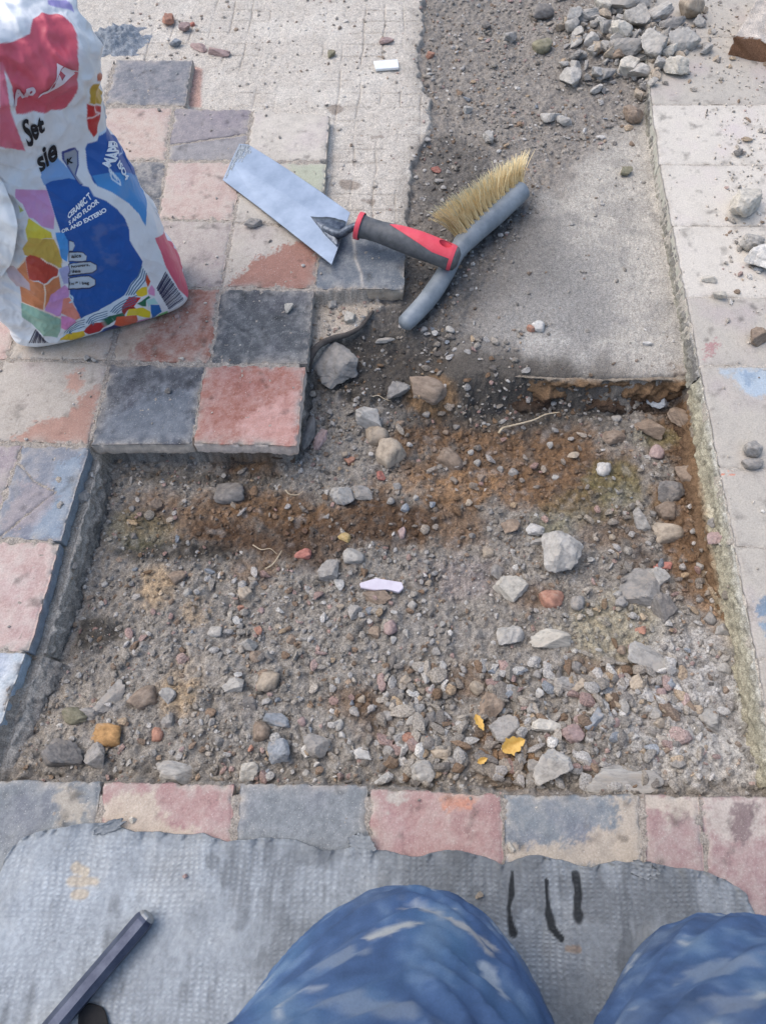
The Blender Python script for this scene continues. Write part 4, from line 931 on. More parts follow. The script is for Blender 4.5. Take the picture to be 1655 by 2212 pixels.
# white glazed shard, lilac shard
def shard(label, pts, z0, th, mat, name='tile_shard', cat='tile shard', tilt=0.0):
    q = [V(px, py, z0) for px, py in pts]; o = sum(q, Vector()) / len(q)
    bm = bmesh.new()
    top = [bm.verts.new((p.x - o.x, p.y - o.y, th + tilt * (p.x - o.x))) for p in q]; bot = [bm.verts.new((p.x - o.x, p.y - o.y, tilt * (p.x - o.x))) for p in q]
    bm.faces.new(top); bm.faces.new(bot[::-1])
    for i in range(len(q)):
        k = (i + 1) % len(q); bm.faces.new([top[i], bot[i], bot[k], top[k]])
    bmesh.ops.bevel(bm, geom=bm.edges[:], offset=.0007, segments=2, affect='EDGES')
    ob = mesh_bm(name, bm, mat, smooth=False, loc=(o.x, o.y, z0)); return tag(ob, label, cat, None, 'thing')
shard('white glazed tile shard lying on the pale mortar bed', [(807, 137), (859, 133), (862, 151), (812, 155)], -.018, .005, mat_plain('white_glaze', S(214, 216, 214), S(226, 228, 226), 80, .3))
lil = on_ground(825, 1268)
shard('long lilac glazed shard in the middle of the gravel', [(777, 1262), (812, 1252), (868, 1262), (872, 1274), (862, 1284), (838, 1276), (810, 1278), (780, 1272)], lil[2] + .004, .006, mat_plain('lilac_glaze', S(186, 178, 188), S(200, 194, 202), 60, .45), tilt=.06)

# leaves
M_LEAF = mat_plain('dry_leaf', S(186, 142, 62), S(206, 168, 88), 160, .6, bump=.4, bscale=300)
def leaf(label, px, py, w, h, ang, lift=.012):
    p = on_ground(px, py); k = ppm(p); L, Wd = w * k, h * k
    nu, nv = 16, 8
    vs = []
    for jv in range(nv):
        for iu in range(nu):
            u = iu / (nu - 1); v = jv / (nv - 1) * 2 - 1
            wd = math.sin(math.pi * min(1, max(.02, u)) ** .8) ** .8 * (1 + .16 * math.sin(u * 23 + px) + .1 * math.sin(u * 41))
            vs.append((L * (u - .5), Wd * .5 * v * wd, .18 * L * (u - .5) ** 2 * 2 + abs(v) * Wd * .22 * wd - .1 * Wd * math.exp(-(v / .12) ** 2)))
    o = mesh_np('dry_leaf', np.array(vs), grid_quads(nu, nv), M_LEAF, loc=(p[0], p[1], p[2] + lift))
    o.rotation_euler = (.1, -.15, math.radians(ang)); tag(o, label, 'leaf', 'dry leaves in the gravel', 'thing')
leaf('largest dry yellow brown leaf resting on a grey stone', 1106, 1613, 54, 34, 25)
leaf('narrow yellow leaf standing between dark stones', 1034, 1566, 38, 16, -65)
leaf('tiny yellow leaf nearest the row of tiles', 1040, 1646, 24, 13, 25)

# roots and twigs
M_ROOT = mat_plain('pale_root', S(196, 182, 156), S(170, 152, 124), 200, .8)
M_TWIG = mat_plain('dark_twig', S(92, 84, 74), S(70, 62, 54), 200, .8)
def root(label, pts, r, mat=M_ROOT, name='root', cat='root', lift=.004, zmin=None):
    ps = [on_ground(px, py, zmin=zmin) + np.array([0, 0, lift]) for px, py in pts]
    path = smooth_path(ps, 26)
    rad = [r * (1 - .6 * i / 25) for i in range(26)]
    o = sweep_obj(name, path, rad, mat, nseg=6); tag(o, label, cat, None, 'thing')
root('long pale root lying on the dark soil', [(1076, 942), (1085, 931), (1108, 925), (1150, 914), (1176, 902), (1206, 897)], .0022, lift=.008)
root('thin curved white root under the overhanging tiles', [(618, 1062), (626, 1070), (642, 1072), (656, 1064)], .0011)
root('fine hooked root in the brown soil beside the red chip', [(574, 1232), (590, 1222), (602, 1206), (610, 1192)], .0014)
root('fine hair root running through the brown soil', [(548, 1180), (566, 1190), (585, 1188), (600, 1200)], .0009)
root('short white root near the brown clay lump', [(805, 860), (818, 858), (832, 866), (846, 870)], .001)
root('thick dark root curving along the broken mortar ledge', [(664, 806), (671, 776), (690, 750), (722, 734), (752, 726), (782, 708), (806, 676)], .0072, mat_plain('dark_root', S(64, 58, 54), S(88, 82, 76), 90, .85, bump=.6, bscale=200), lift=.004)
root('short dark twig on the white edging', [(1527, 238), (1525, 246), (1523, 256)], .0012, M_TWIG, 'twig', 'twig', .001, 0.0)

# ------------------------------------------------------------------ trowel
M_STEEL = mat_plain('trowel_steel', S(138, 150, 164), S(172, 182, 195), 22, .40, .75, .12, 500, .0002, lo=.3, hi=.75)
M_TANG = mat_plain('dark_steel', S(58, 64, 76), S(110, 116, 124), 120, .38, .7, .5, 220, .0008)
M_GRIP = mat_plain('grey_rubber', S(74, 76, 78), S(100, 101, 102), 70, .6, 0, .3, 900, .0004)
M_REDP = mat_plain('red_plastic', S(214, 66, 80), S(222, 82, 94), 40, .45)
tw = empty('gauging_trowel', tuple(P(640, 450, .003)))
tag(tw, 'steel bladed trowel with a grey and red grip resting on the brush', 'trowel', None, 'thing')
TWO = np.array(tw.location)
def rel(o_, p): return tuple(np.array(p) - o_)
def blade():
    out = [(482, 390, .003), (500, 349, .003), (518, 312, .003), (538, 314, .003), (585, 343, .005), (622, 367, .007), (690, 413, .010), (757, 461, .014), (743, 500, .014), (730, 538, .014), (717, 573, .014), (640, 512, .010), (560, 449, .006)]
    bm = bmesh.new()
    T = [bm.verts.new(rel(TWO, P(*q)) ) for q in out]
    f = bm.faces.new(T)
    r_ = bmesh.ops.extrude_face_region(bm, geom=[f])
    bmesh.ops.translate(bm, vec=(0, 0, .0016), verts=[v for v in r_['geom'] if isinstance(v, bmesh.types.BMVert)])
    bmesh.ops.bevel(bm, geom=[e for e in bm.edges if abs(e.verts[0].co.z - e.verts[1].co.z) < .01 and e.is_manifold and e.calc_face_angle(0) > .8], offset=.0004, segments=2, affect='EDGES')
    mesh_bm('blade', bm, M_STEEL, tw, smooth=False)
    # dried mortar crust on the tip
    n = 60
    t = np.linspace(0, 1, n); U, W2 = np.meshgrid(t, t)
    c4 = [np.array(P(*q)) - TWO for q in [(484, 388, .005), (545, 330, .0055), (540, 315, .005), (518, 313, .005)]]
    X = (c4[0][None, None] * (1 - U)[..., None] + c4[1] * U[..., None]) * (1 - W2)[..., None] + (c4[3] * (1 - U)[..., None] + c4[2] * U[..., None]) * W2[..., None]
    q = fbm(U * 7, W2 * 5, 91, 3); X[..., 2] += .0009 * np.clip(q + .9 * (W2 - .45) + .1, -2, 1)
    c = np.tile(S(150, 156, 160), (n * n, 1)) * (1 + .3 * q.reshape(-1, 1))
    mesh_np('mortar_crust', X.reshape(-1, 3), grid_quads(n, n), M_GROUND, np.clip(c, .01, .9), tw)
blade()
# tang plate welded on the blade and the bent shank
bm = bmesh.new()
pl = [(671, 468, .0125), (716, 469, .0158), (748, 478, .0165), (741, 505, .0165), (729, 533, .0165), (704, 508, .0158)]
T = [bm.verts.new(rel(TWO, P(*q))) for q in pl]; ctr = bm.verts.new(rel(TWO, P(722, 500, .021)))
for i in range(6): bm.faces.new([T[i], T[(i + 1) % 6], ctr])
bt = [bm.verts.new(v.co - Vector((0, 0, .003))) for v in T]
for i in range(6): bm.faces.new([T[i], bt[i], bt[(i + 1) % 6], T[(i + 1) % 6]])
bmesh.ops.subdivide_edges(bm, edges=bm.edges[:], cuts=3, use_grid_fill=True)
for v in bm.verts: v.co.z += .0013 * float(fbm(np.array([v.co.x * 160]), np.array([v.co.y * 160]), 77, 3)[0])
mesh_bm('tang', bm, M_TANG, tw)
GA, GB = np.array(P(772, 487, .044)), np.array(P(991, 563, .020))
sweep_obj('shank', [Vector(rel(TWO, p)) for p in smooth_path([P(700, 492, .017), P(722, 503, .020), P(738, 505, .025), P(752, 496, .034), GA], 24)], [.0055 + .0015 * math.sin(i / 23 * 3.1) for i in range(24)], M_TANG, tw, 14)
ax = Vector(GB - GA); GL = ax.length; axn = ax.normalized(); sidev = axn.cross(Vector((0, 0, 1))).normalized(); upv = sidev.cross(axn)
gt = [0, .03, .10, .22, .40, .60, .80, .92, .97, 1.0]; gr = [.0185, .0185, .0168, .0166, .0192, .0205, .0200, .0196, .0178, .010]
HOLE_T, HOLE_A = .84, math.radians(98)
def grip_pt(t, a_, off=0.0):
    r0 = np.interp(t, gt, gr) + off
    bend = .0035 * math.sin(math.pi * t)
    c, s_ = math.cos(a_), math.sin(a_)
    return Vector(GA - TWO) + axn * (GL * t) + upv * bend + sidev * (c * r0) + upv * (s_ * r0 * 1.02)
def in_hole(t, a_, g=0.0):
    r0 = np.interp(t, gt, gr)
    return ((t - HOLE_T) * GL / (.0105 + g)) ** 2 + ((a_ - HOLE_A) * r0 / (.0075 + g)) ** 2 < 1
def grip_surface(name, mat, nt, na, test, off=0.0, parent=tw, a0=0.0, a1=2 * math.pi, caps=False):
    bm = bmesh.new(); g = [[bm.verts.new(grip_pt(i / nt, a0 + (a1 - a0) * j / na, off(i / nt, a0 + (a1 - a0) * j / na) if callable(off) else off)) for j in range(na)] for i in range(nt + 1)]
    for i in range(nt):
        for j in range(na):
            t = (i + .5) / nt; a_ = a0 + (a1 - a0) * (j + .5) / na
            if test(t, a_): bm.faces.new([g[i][j], g[i][(j + 1) % na], g[i + 1][(j + 1) % na], g[i + 1][j]])
    if caps:
        bm.faces.new(g[0]); bm.faces.new(g[-1])
    bmesh.ops.delete(bm, geom=[v for v in bm.verts if not v.link_faces], context='VERTS')
    return mesh_bm(name, bm, mat, parent)
gp = grip_surface('grip', M_GRIP, 140, 120, lambda t, a_: not in_hole(t, a_), caps=True)
def red(t, a_):
    wmax = math.radians(64) * min(1, max(0, (t - .30) / .45)) ** .7
    return .30 < t < .93 and abs(a_ - math.radians(100)) < wmax and not in_hole(t, a_)
grip_surface('red_inlay', M_REDP, 240, 220, red, .0005, gp)
grip_surface('red_ring', M_REDP, 200, 80, lambda t, a_: .915 < t < .95, .0006, gp)
grip_surface('red_collar', M_REDP, 200, 80, lambda t, a_: t < .045, lambda t, a_: .0028, gp)
bm = bmesh.new()   # front face of the collar
cv = [bm.verts.new(grip_pt(0, 2 * math.pi * j / 60, .0028)) for j in range(60)]; bm.faces.new(cv)
mesh_bm('collar_face', bm, M_REDP, gp, False)
bm = bmesh.new(); rings = []   # recessed hang hole
for k in range(8):
    s_ = 1.12 * (1 - k / 9) ** .35; dp = -.0015 - .011 * (k / 7)
    if k == 0: dp = -.0002
    rings.append([bm.verts.new(grip_pt(HOLE_T + .0105 / GL * s_ * math.cos(q), HOLE_A + .0075 / .02 * s_ * math.sin(q), dp)) for q in [2 * math.pi * j / 40 for j in range(40)]])
for k in range(7):
    for j in range(40): bm.faces.new([rings[k][j], rings[k][(j + 1) % 40], rings[k + 1][(j + 1) % 40], rings[k + 1][j]])
bm.faces.new(rings[-1]); mesh_bm('hang_hole', bm, M_REDP, gp)

# ------------------------------------------------------------------ hand brush
M_BRUSH = mat_plain('grey_plastic', S(112, 120, 126), S(150, 156, 160), 26, .5, 0, .35, 500, .0005, lo=.35, hi=.7)
M_BRIS = mat_plain('straw_bristle', S(222, 196, 142), S(238, 220, 176), 90, .6)
M_BRIS2 = mat_plain('dusty_bristle', S(186, 178, 148), S(206, 198, 168), 90, .8)
br = empty('hand_brush', tuple(P(1000, 540, -.028)))
tag(br, 'grey hand brush with upturned straw bristles on the dark sand', 'brush', None, 'thing')
BRO = np.array(br.location)
bp_ = [P(868, 704, -.018), P(884, 690, -.017), P(925, 645, -.013), P(962, 590, -.010), P(985, 548, -.008), P(1012, 513, -.006), P(1060, 470, -.006), P(1100, 433, -.006), P(1118, 417, -.006), P(1125, 410, -.006)]
path = smooth_path([rel(BRO, p) for p in bp_], 80)
hd = np.array([.593, .805, 0]); hn = np.array([-.805, .593, 0])
bdirv = Vector(hn * .036 + np.array([0, 0, .040])).normalized()
rad = []
for i in range(80):
    t = i / 79
    w_ = np.interp(t, [0, .02, .06, .25, .38, .46, .55, .7, .92, .97, 1], [.006, .011, .0145, .0150, .0135, .0140, .0195, .0235, .0225, .016, .006])
    h_ = np.interp(t, [0, .02, .06, .25, .38, .46, .55, .7, .92, .97, 1], [.005, .009, .0130, .0148, .0135, .0135, .0175, .0185, .0180, .012, .005])
    rad.append((w_, h_))
sweep_obj('handle', [Vector(p) for p in path], rad, M_BRUSH, br, 26, flat=.85, up=tuple(bdirv))
def bristles(name, mat, n, seed, dusty):
    r = random.Random(seed); bm = bmesh.new()
    H0, H1 = Vector(path[42]), Vector(path[76]); dax = (H1 - H0).normalized(); wv = dax.cross(bdirv).normalized()
    tufts = [(k / 13, m) for k in range(14) for m in (-1.1, -.35, .35, 1.1)]
    for q in range(n):
        t, m = r.choice(tufts)
        root_ = H0.lerp(H1, t) + wv * (m * .0095) + bdirv * .008 + dax * r.gauss(0, .0016) + wv * r.gauss(0, .0016)
        L = (.056 - .020 * t + r.gauss(0, .004)) * (1.12 if dusty else 1)
        lean = dax * ((t - .45) * .036 + r.gauss(0, .007)) + wv * (m * .006 + r.gauss(0, .006))
        if t > .93 and r.random() < .35: lean = lean + dax * r.uniform(.012, .028)
        if r.random() < .02: lean = lean + dax * r.gauss(0, .016)
        prev = None; w = .00066 * r.uniform(.8, 1.3)
        s0 = .62 if dusty else 0.0
        for k in range(5):
            s_ = s0 + (1 - s0) * k / 4
            p = root_ + bdirv * (L * s_) + lean * (s_ ** 1.6)
            ww = w * (1 - .45 * s_)
            ring = [bm.verts.new(p + dax * (ww * math.cos(a_)) + wv * (ww * math.sin(a_))) for a_ in (0, 2.09, 4.19)]
            if prev:
                for j in range(3): bm.faces.new([prev[j], prev[(j + 1) % 3], ring[(j + 1) % 3], ring[j]])
            prev = ring
    return mesh_bm(name, bm, mat, br, False)
bristles('bristles', M_BRIS, 1300, 4, False)
bristles('dusty_bristle_tips', M_BRIS2, 420, 9, True)

# ------------------------------------------------------------------ mat, marks, chisel
def mat_mat():
    m, nt, b = new_mat('woven_mat'); L = nt.links
    at = N(nt, 'ShaderNodeAttribute', attribute_name='Col'); tc = N(nt, 'ShaderNodeTexCoord')
    wv_ = N(nt, 'ShaderNodeTexNoise', i_Scale=14.0, i_Detail=2.0); L.new(tc.outputs['Object'], wv_.inputs['Vector'])
    sc = N(nt, 'ShaderNodeVectorMath', operation='SCALE'); sc.inputs['Scale'].default_value = .016; L.new(wv_.outputs['Color'], sc.inputs[0])
    ad = N(nt, 'ShaderNodeVectorMath', operation='ADD'); L.new(tc.outputs['Object'], ad.inputs[0]); L.new(sc.outputs['Vector'], ad.inputs[1])
    w1 = N(nt, 'ShaderNodeTexWave', i_Scale=46.0); w1.bands_direction = 'X'; L.new(ad.outputs['Vector'], w1.inputs['Vector'])
    w2 = N(nt, 'ShaderNodeTexWave', i_Scale=66.0); w2.bands_direction = 'Y'; L.new(ad.outputs['Vector'], w2.inputs['Vector'])
    bk = N(nt, 'ShaderNodeMath', operation='MULTIPLY'); L.new(w1.outputs['Fac'], bk.inputs[0]); L.new(w2.outputs['Fac'], bk.inputs[1])
    n1 = N(nt, 'ShaderNodeTexNoise', i_Scale=260.0, i_Detail=5.0, i_Roughness=.7); L.new(tc.outputs['Object'], n1.inputs['Vector'])
    n4 = N(nt, 'ShaderNodeTexNoise', i_Scale=16.0, i_Detail=4.0, i_Roughness=.6); L.new(tc.outputs['Object'], n4.inputs['Vector'])
    am = N(nt, 'ShaderNodeMapRange'); am.inputs['From Min'].default_value = .38; am.inputs['From Max'].default_value = .62; am.inputs['To Min'].default_value = .05; am.inputs['To Max'].default_value = .6; L.new(n4.outputs['Fac'], am.inputs['Value'])
    hb = N(nt, 'ShaderNodeMath', operation='MULTIPLY'); L.new(bk.outputs['Value'], hb.inputs[0]); L.new(am.outputs['Result'], hb.inputs[1])
    h2 = N(nt, 'ShaderNodeMath', operation='MULTIPLY_ADD'); h2.inputs[1].default_value = 1.0; L.new(n1.outputs['Fac'], h2.inputs[0]); L.new(hb.outputs['Value'], h2.inputs[2])
    mr = N(nt, 'ShaderNodeMapRange'); mr.inputs['From Min'].default_value = .25; mr.inputs['From Max'].default_value = 1.5; mr.inputs['To Min'].default_value = .70; mr.inputs['To Max'].default_value = 1.22
    L.new(h2.outputs['Value'], mr.inputs['Value'])
    mx = N(nt, 'ShaderNodeVectorMath', operation='SCALE'); L.new(at.outputs['Color'], mx.inputs[0]); L.new(mr.outputs['Result'], mx.inputs['Scale'])
    L.new(mx.outputs['Vector'], b.inputs['Base Color']); b.inputs['Roughness'].default_value = .9; b.inputs['Specular IOR Level'].default_value = .2
    bp = N(nt, 'ShaderNodeBump', i_Strength=.7, i_Distance=.0018); L.new(h2.outputs['Value'], bp.inputs['Height']); L.new(bp.outputs['Normal'], b.inputs['Normal'])
    return m
M_MAT = mat_mat()
def floor_mat():
    e = [(-300, 1905), (-60, 1900), (0, 1882), (14, 1850), (40, 1815), (100, 1794), (190, 1780), (240, 1777), (290, 1798), (350, 1802), (440, 1800), (490, 1824), (560, 1808), (640, 1816), (700, 1840), (760, 1830), (830, 1841), (900, 1850), (960, 1838), (1050, 1850), (1085, 1868), (1150, 1850), (1230, 1860), (1280, 1876), (1330, 1860), (1420, 1871), (1500, 1879), (1570, 1900), (1610, 1930), (1640, 1985), (1662, 2040), (1680, 2200), (1695, 2330)]
    q = np.array([P(px, py, .006)[:2] for px, py in e])
    nu, nv = 620, 300
    ux = np.linspace(q[0, 0], q[-1, 0], nu); ey = np.interp(ux, q[:, 0], q[:, 1]) + .0026 * fbm(ux * 24, ux * 0, 61, 4)
    v = np.linspace(0, 1, nv) ** 1.25
    ys = -1.25
    X = np.tile(ux, (nv, 1)); Y = ey[None] * (1 - v[:, None]) + ys * v[:, None]
    dE = ey[None] - Y
    curl = np.exp(-dE / .010) * np.clip(fbm(X * 26, X * 0, 62, 3) + .25, 0, 1.2)
    Z = .0058 + .0012 * fbm(X * 14, Y * 14, 63, 3) + .0004 * fbm(X * 90, Y * 90, 64, 2) + .006 * curl - .0042 * np.exp(-dE / .004) * (curl < .15)
    nb = fbm(X * 7, Y * 7, 65, 4); nm = fbm(X * 26, Y * 26, 66, 4); st = fbm(X * 60, Y * 9, 67, 3)
    c = np.empty(X.shape + (3,)); c[:] = S(156, 161, 164)
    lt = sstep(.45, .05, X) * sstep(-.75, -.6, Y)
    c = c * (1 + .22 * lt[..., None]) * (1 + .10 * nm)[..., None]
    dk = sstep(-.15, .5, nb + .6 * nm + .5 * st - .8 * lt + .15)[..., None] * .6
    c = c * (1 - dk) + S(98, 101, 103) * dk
    dust = sstep(.15, .75, -nb + .3 * nm)[..., None] * .4; c = c * (1 - dust) + S(164, 164, 160) * dust
    def stroke(pts, wds, col, op=.92):
        nonlocal c
        pl = pw(pts, .006); dd = np.full(X.shape, 9.)
        for i in range(len(pl) - 1):
            ax_, ay_ = pl[i]; ex_, ey_ = pl[i + 1] - pl[i]
            t = np.clip(((X - ax_) * ex_ + (Y - ay_) * ey_) / (ex_ ** 2 + ey_ ** 2 + 1e-12), 0, 1)
            dd = np.minimum(dd, np.hypot(X - ax_ - t * ex_, Y - ay_ - t * ey_) / (wds[i] * (1 - t) + wds[i + 1] * t))
        m = (sstep(1.25, .75, dd + .45 * nm + .3 * st) * op)[..., None]
        c = c * (1 - m) + np.asarray(col) * m
    K = S(36, 38, 40)
    stroke([(1106, 1885), (1104, 1935), (1099, 1960), (1102, 1990), (1108, 2015)], [.002, .0038, .003, .0035, .0042], K)
    stroke([(1180, 1902), (1182, 1945), (1184, 1975), (1192, 2005), (1212, 2028)], [.0015, .0022, .0045, .0045, .0035], K)
    stroke([(1243, 1890), (1250, 1930), (1247, 1962), (1250, 1976)], [.004, .0045, .0048, .0075], K)
    stroke([(1225, 2050), (1250, 2052)], [.003, .003], S(170, 140, 110), .6)
    for pts in ([(165, 1875), (185, 1885)], [(155, 1905), (205, 1905)], [(165, 1932), (185, 1932)]): stroke(pts, [.006, .006], S(196, 178, 150), .7)
    stroke([(455, 1856), (462, 1862)], [.005, .006], S(132, 136, 138), .8)
    fs = fbm(X * 160, Y * 160, 69, 3); c = c * (1 + .14 * fs + .12 * nm)[..., None]; bead = (np.exp(-(dE / .009) ** 2) * np.clip(.55 + .8 * nm, 0, 1))[..., None] * .7; c = c * (1 - bead) + S(128, 132, 134) * bead
    top = np.stack([X, Y, Z], -1).reshape(-1, 3)
    low = np.stack([ux, ey + .0008, np.full(nu, .0004)], -1)
    rr = np.stack([np.full(nv, X[0, -1] + .0005), Y[:, -1], np.full(nv, .0004)], -1)
    off = nu * nv
    f1 = grid_quads(nu, nv)[:, ::-1]
    k = np.arange(nu - 1); f2 = np.stack([k, k + 1, off + k + 1, off + k], -1)
    k = np.arange(nv - 1); e_ = k * nu + nu - 1; f3 = np.stack([e_, e_ + nu, off + nu + k + 1, off + nu + k], -1)
    cols = np.concatenate([c.reshape(-1, 3), np.tile(S(120, 122, 122), (nu + nv, 1))])
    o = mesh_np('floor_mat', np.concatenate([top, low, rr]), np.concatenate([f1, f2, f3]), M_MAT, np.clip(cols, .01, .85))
    tag(o, 'grey woven mat with a torn edge and three black marks', 'mat', None, 'thing')
    # torn and curled tongues along the edge
    for k, (px, py, w, h, ang) in enumerate([(782, 1824, 60, 38, -25), (1392, 1880, 62, 34, -15), (238, 1786, 66, 22, 22)]):
        p = P(px, py, .009); s_ = ppm(p); n = 14
        t = np.linspace(-1, 1, n); U, W2 = np.meshgrid(t, t)
        edge = (1 - .35 * np.abs(U * W2) ** 1.5) * (1 + .35 * fbm(U * 2 + k * 7, W2 * 2, 80 + k, 3))
        Xl = U * w * s_ / 2 * edge; Yl = W2 * h * s_ / 2 * edge; Zl = .0045 * (W2 * .5 + .5) ** 2 * (1 - .4 * U ** 2) - .002 + .0008 * fbm(U * 3, W2 * 3, 90 + k, 2)
        ca, sa = math.cos(math.radians(ang)), math.sin(math.radians(ang))
        vv = np.stack([p[0] + Xl * ca - Yl * sa, p[1] + Xl * sa + Yl * ca, p[2] + Zl], -1).reshape(-1, 3)
        vb = vv - np.array([0, 0, .0022])
        fq = grid_quads(n, n); bd = list(range(n)) + [j * n + n - 1 for j in range(1, n)] + [n * n - 1 - j for j in range(1, n)] + [j * n for j in range(n - 2, 0, -1)]
        sq = [[bd[i], bd[(i + 1) % len(bd)], n * n + bd[(i + 1) % len(bd)], n * n + bd[i]] for i in range(len(bd))]
        mesh_np('curled_edge', np.concatenate([vv, vb]), np.concatenate([fq, fq[:, ::-1] + n * n, np.array(sq)]), M_MAT, np.tile(S(146, 150, 152), (2 * n * n, 1)), o)
    # torn hole by the chisel: a black patch paints the shade inside it
    bm = bmesh.new(); n = 40; pts_ = [(168, 2212), (172, 2180), (190, 2168), (212, 2172), (226, 2182), (232, 2200), (236, 2225), (225, 2250), (190, 2255)]
    q2 = smooth_path([P(px, py, .0105) for px, py in pts_ + [pts_[0]]], n + 1)[:n]
    cen = np.mean(q2, 0)
    r0 = [bm.verts.new(p + np.array([0, 0, -.0012])) for p in q2]; r1 = [bm.verts.new(cen + (p - cen) * .9 + np.array([0, 0, .0004])) for p in q2]; r2 = [bm.verts.new(cen + (p - cen) * .8 + np.array([0, 0, -.002])) for p in q2]
    for A_, B_ in ((r0, r1), (r1, r2)):
        for i in range(n): bm.faces.new([A_[i], A_[(i + 1) % n], B_[(i + 1) % n], B_[i]])
    bm.faces.new(r2)
    mesh_bm('torn_hole_shade', bm, mat_plain('hole_shade_black', S(22, 22, 24), S(34, 32, 32), 80, .9), o)
floor_mat()

M_CHIS = mat_plain('blued_steel', S(58, 64, 82), S(82, 88, 104), 60, .42, .45, .3, 200, .0006)
M_WORN = mat_plain('worn_steel', S(132, 134, 136), S(166, 166, 164), 90, .45, .6)
ch = empty('cold_chisel', tuple(P(220, 2090, .008)))
tag(ch, 'dark steel chisel with a worn square end lying on the mat', 'chisel', None, 'thing')
CHO = np.array(ch.location)
c0, c1 = np.array(P(317, 1982, .019)), np.array(P(105, 2232, .019))
cl = np.linalg.norm(c1 - c0); cdv = (c1 - c0) / cl
pts_c = [c0 + cdv * t for t in (-.006, 0, .004, .08, .14, .150, .185, .215)]
sweep_obj('shaft', [Vector(rel(CHO, p)) for p in pts_c[1:6]], [(.0092, .0092), (.0106, .0106), (.0106, .0106), (.0106, .0106), (.0100, .0100)], M_CHIS, ch, 8, smooth=False, rot=math.radians(22.5))
sweep_obj('worn_end', [Vector(rel(CHO, p)) for p in (c0 - cdv * .0035, c0 - cdv * .002, c0 + cdv * .0002)], [(.0072, .0072), (.0086, .0086), (.0093, .0093)], M_WORN, ch, 8, smooth=False, rot=math.radians(22.5))
sweep_obj('cutting_tip', [Vector(rel(CHO, p)) for p in (c0 + cdv * .150, c0 + cdv * .185, c0 + cdv * .215)], [(.0100, .0100), (.0115, .0065), (.0125, .0012)], M_WORN, ch, 8, smooth=False, rot=math.radians(22.5))

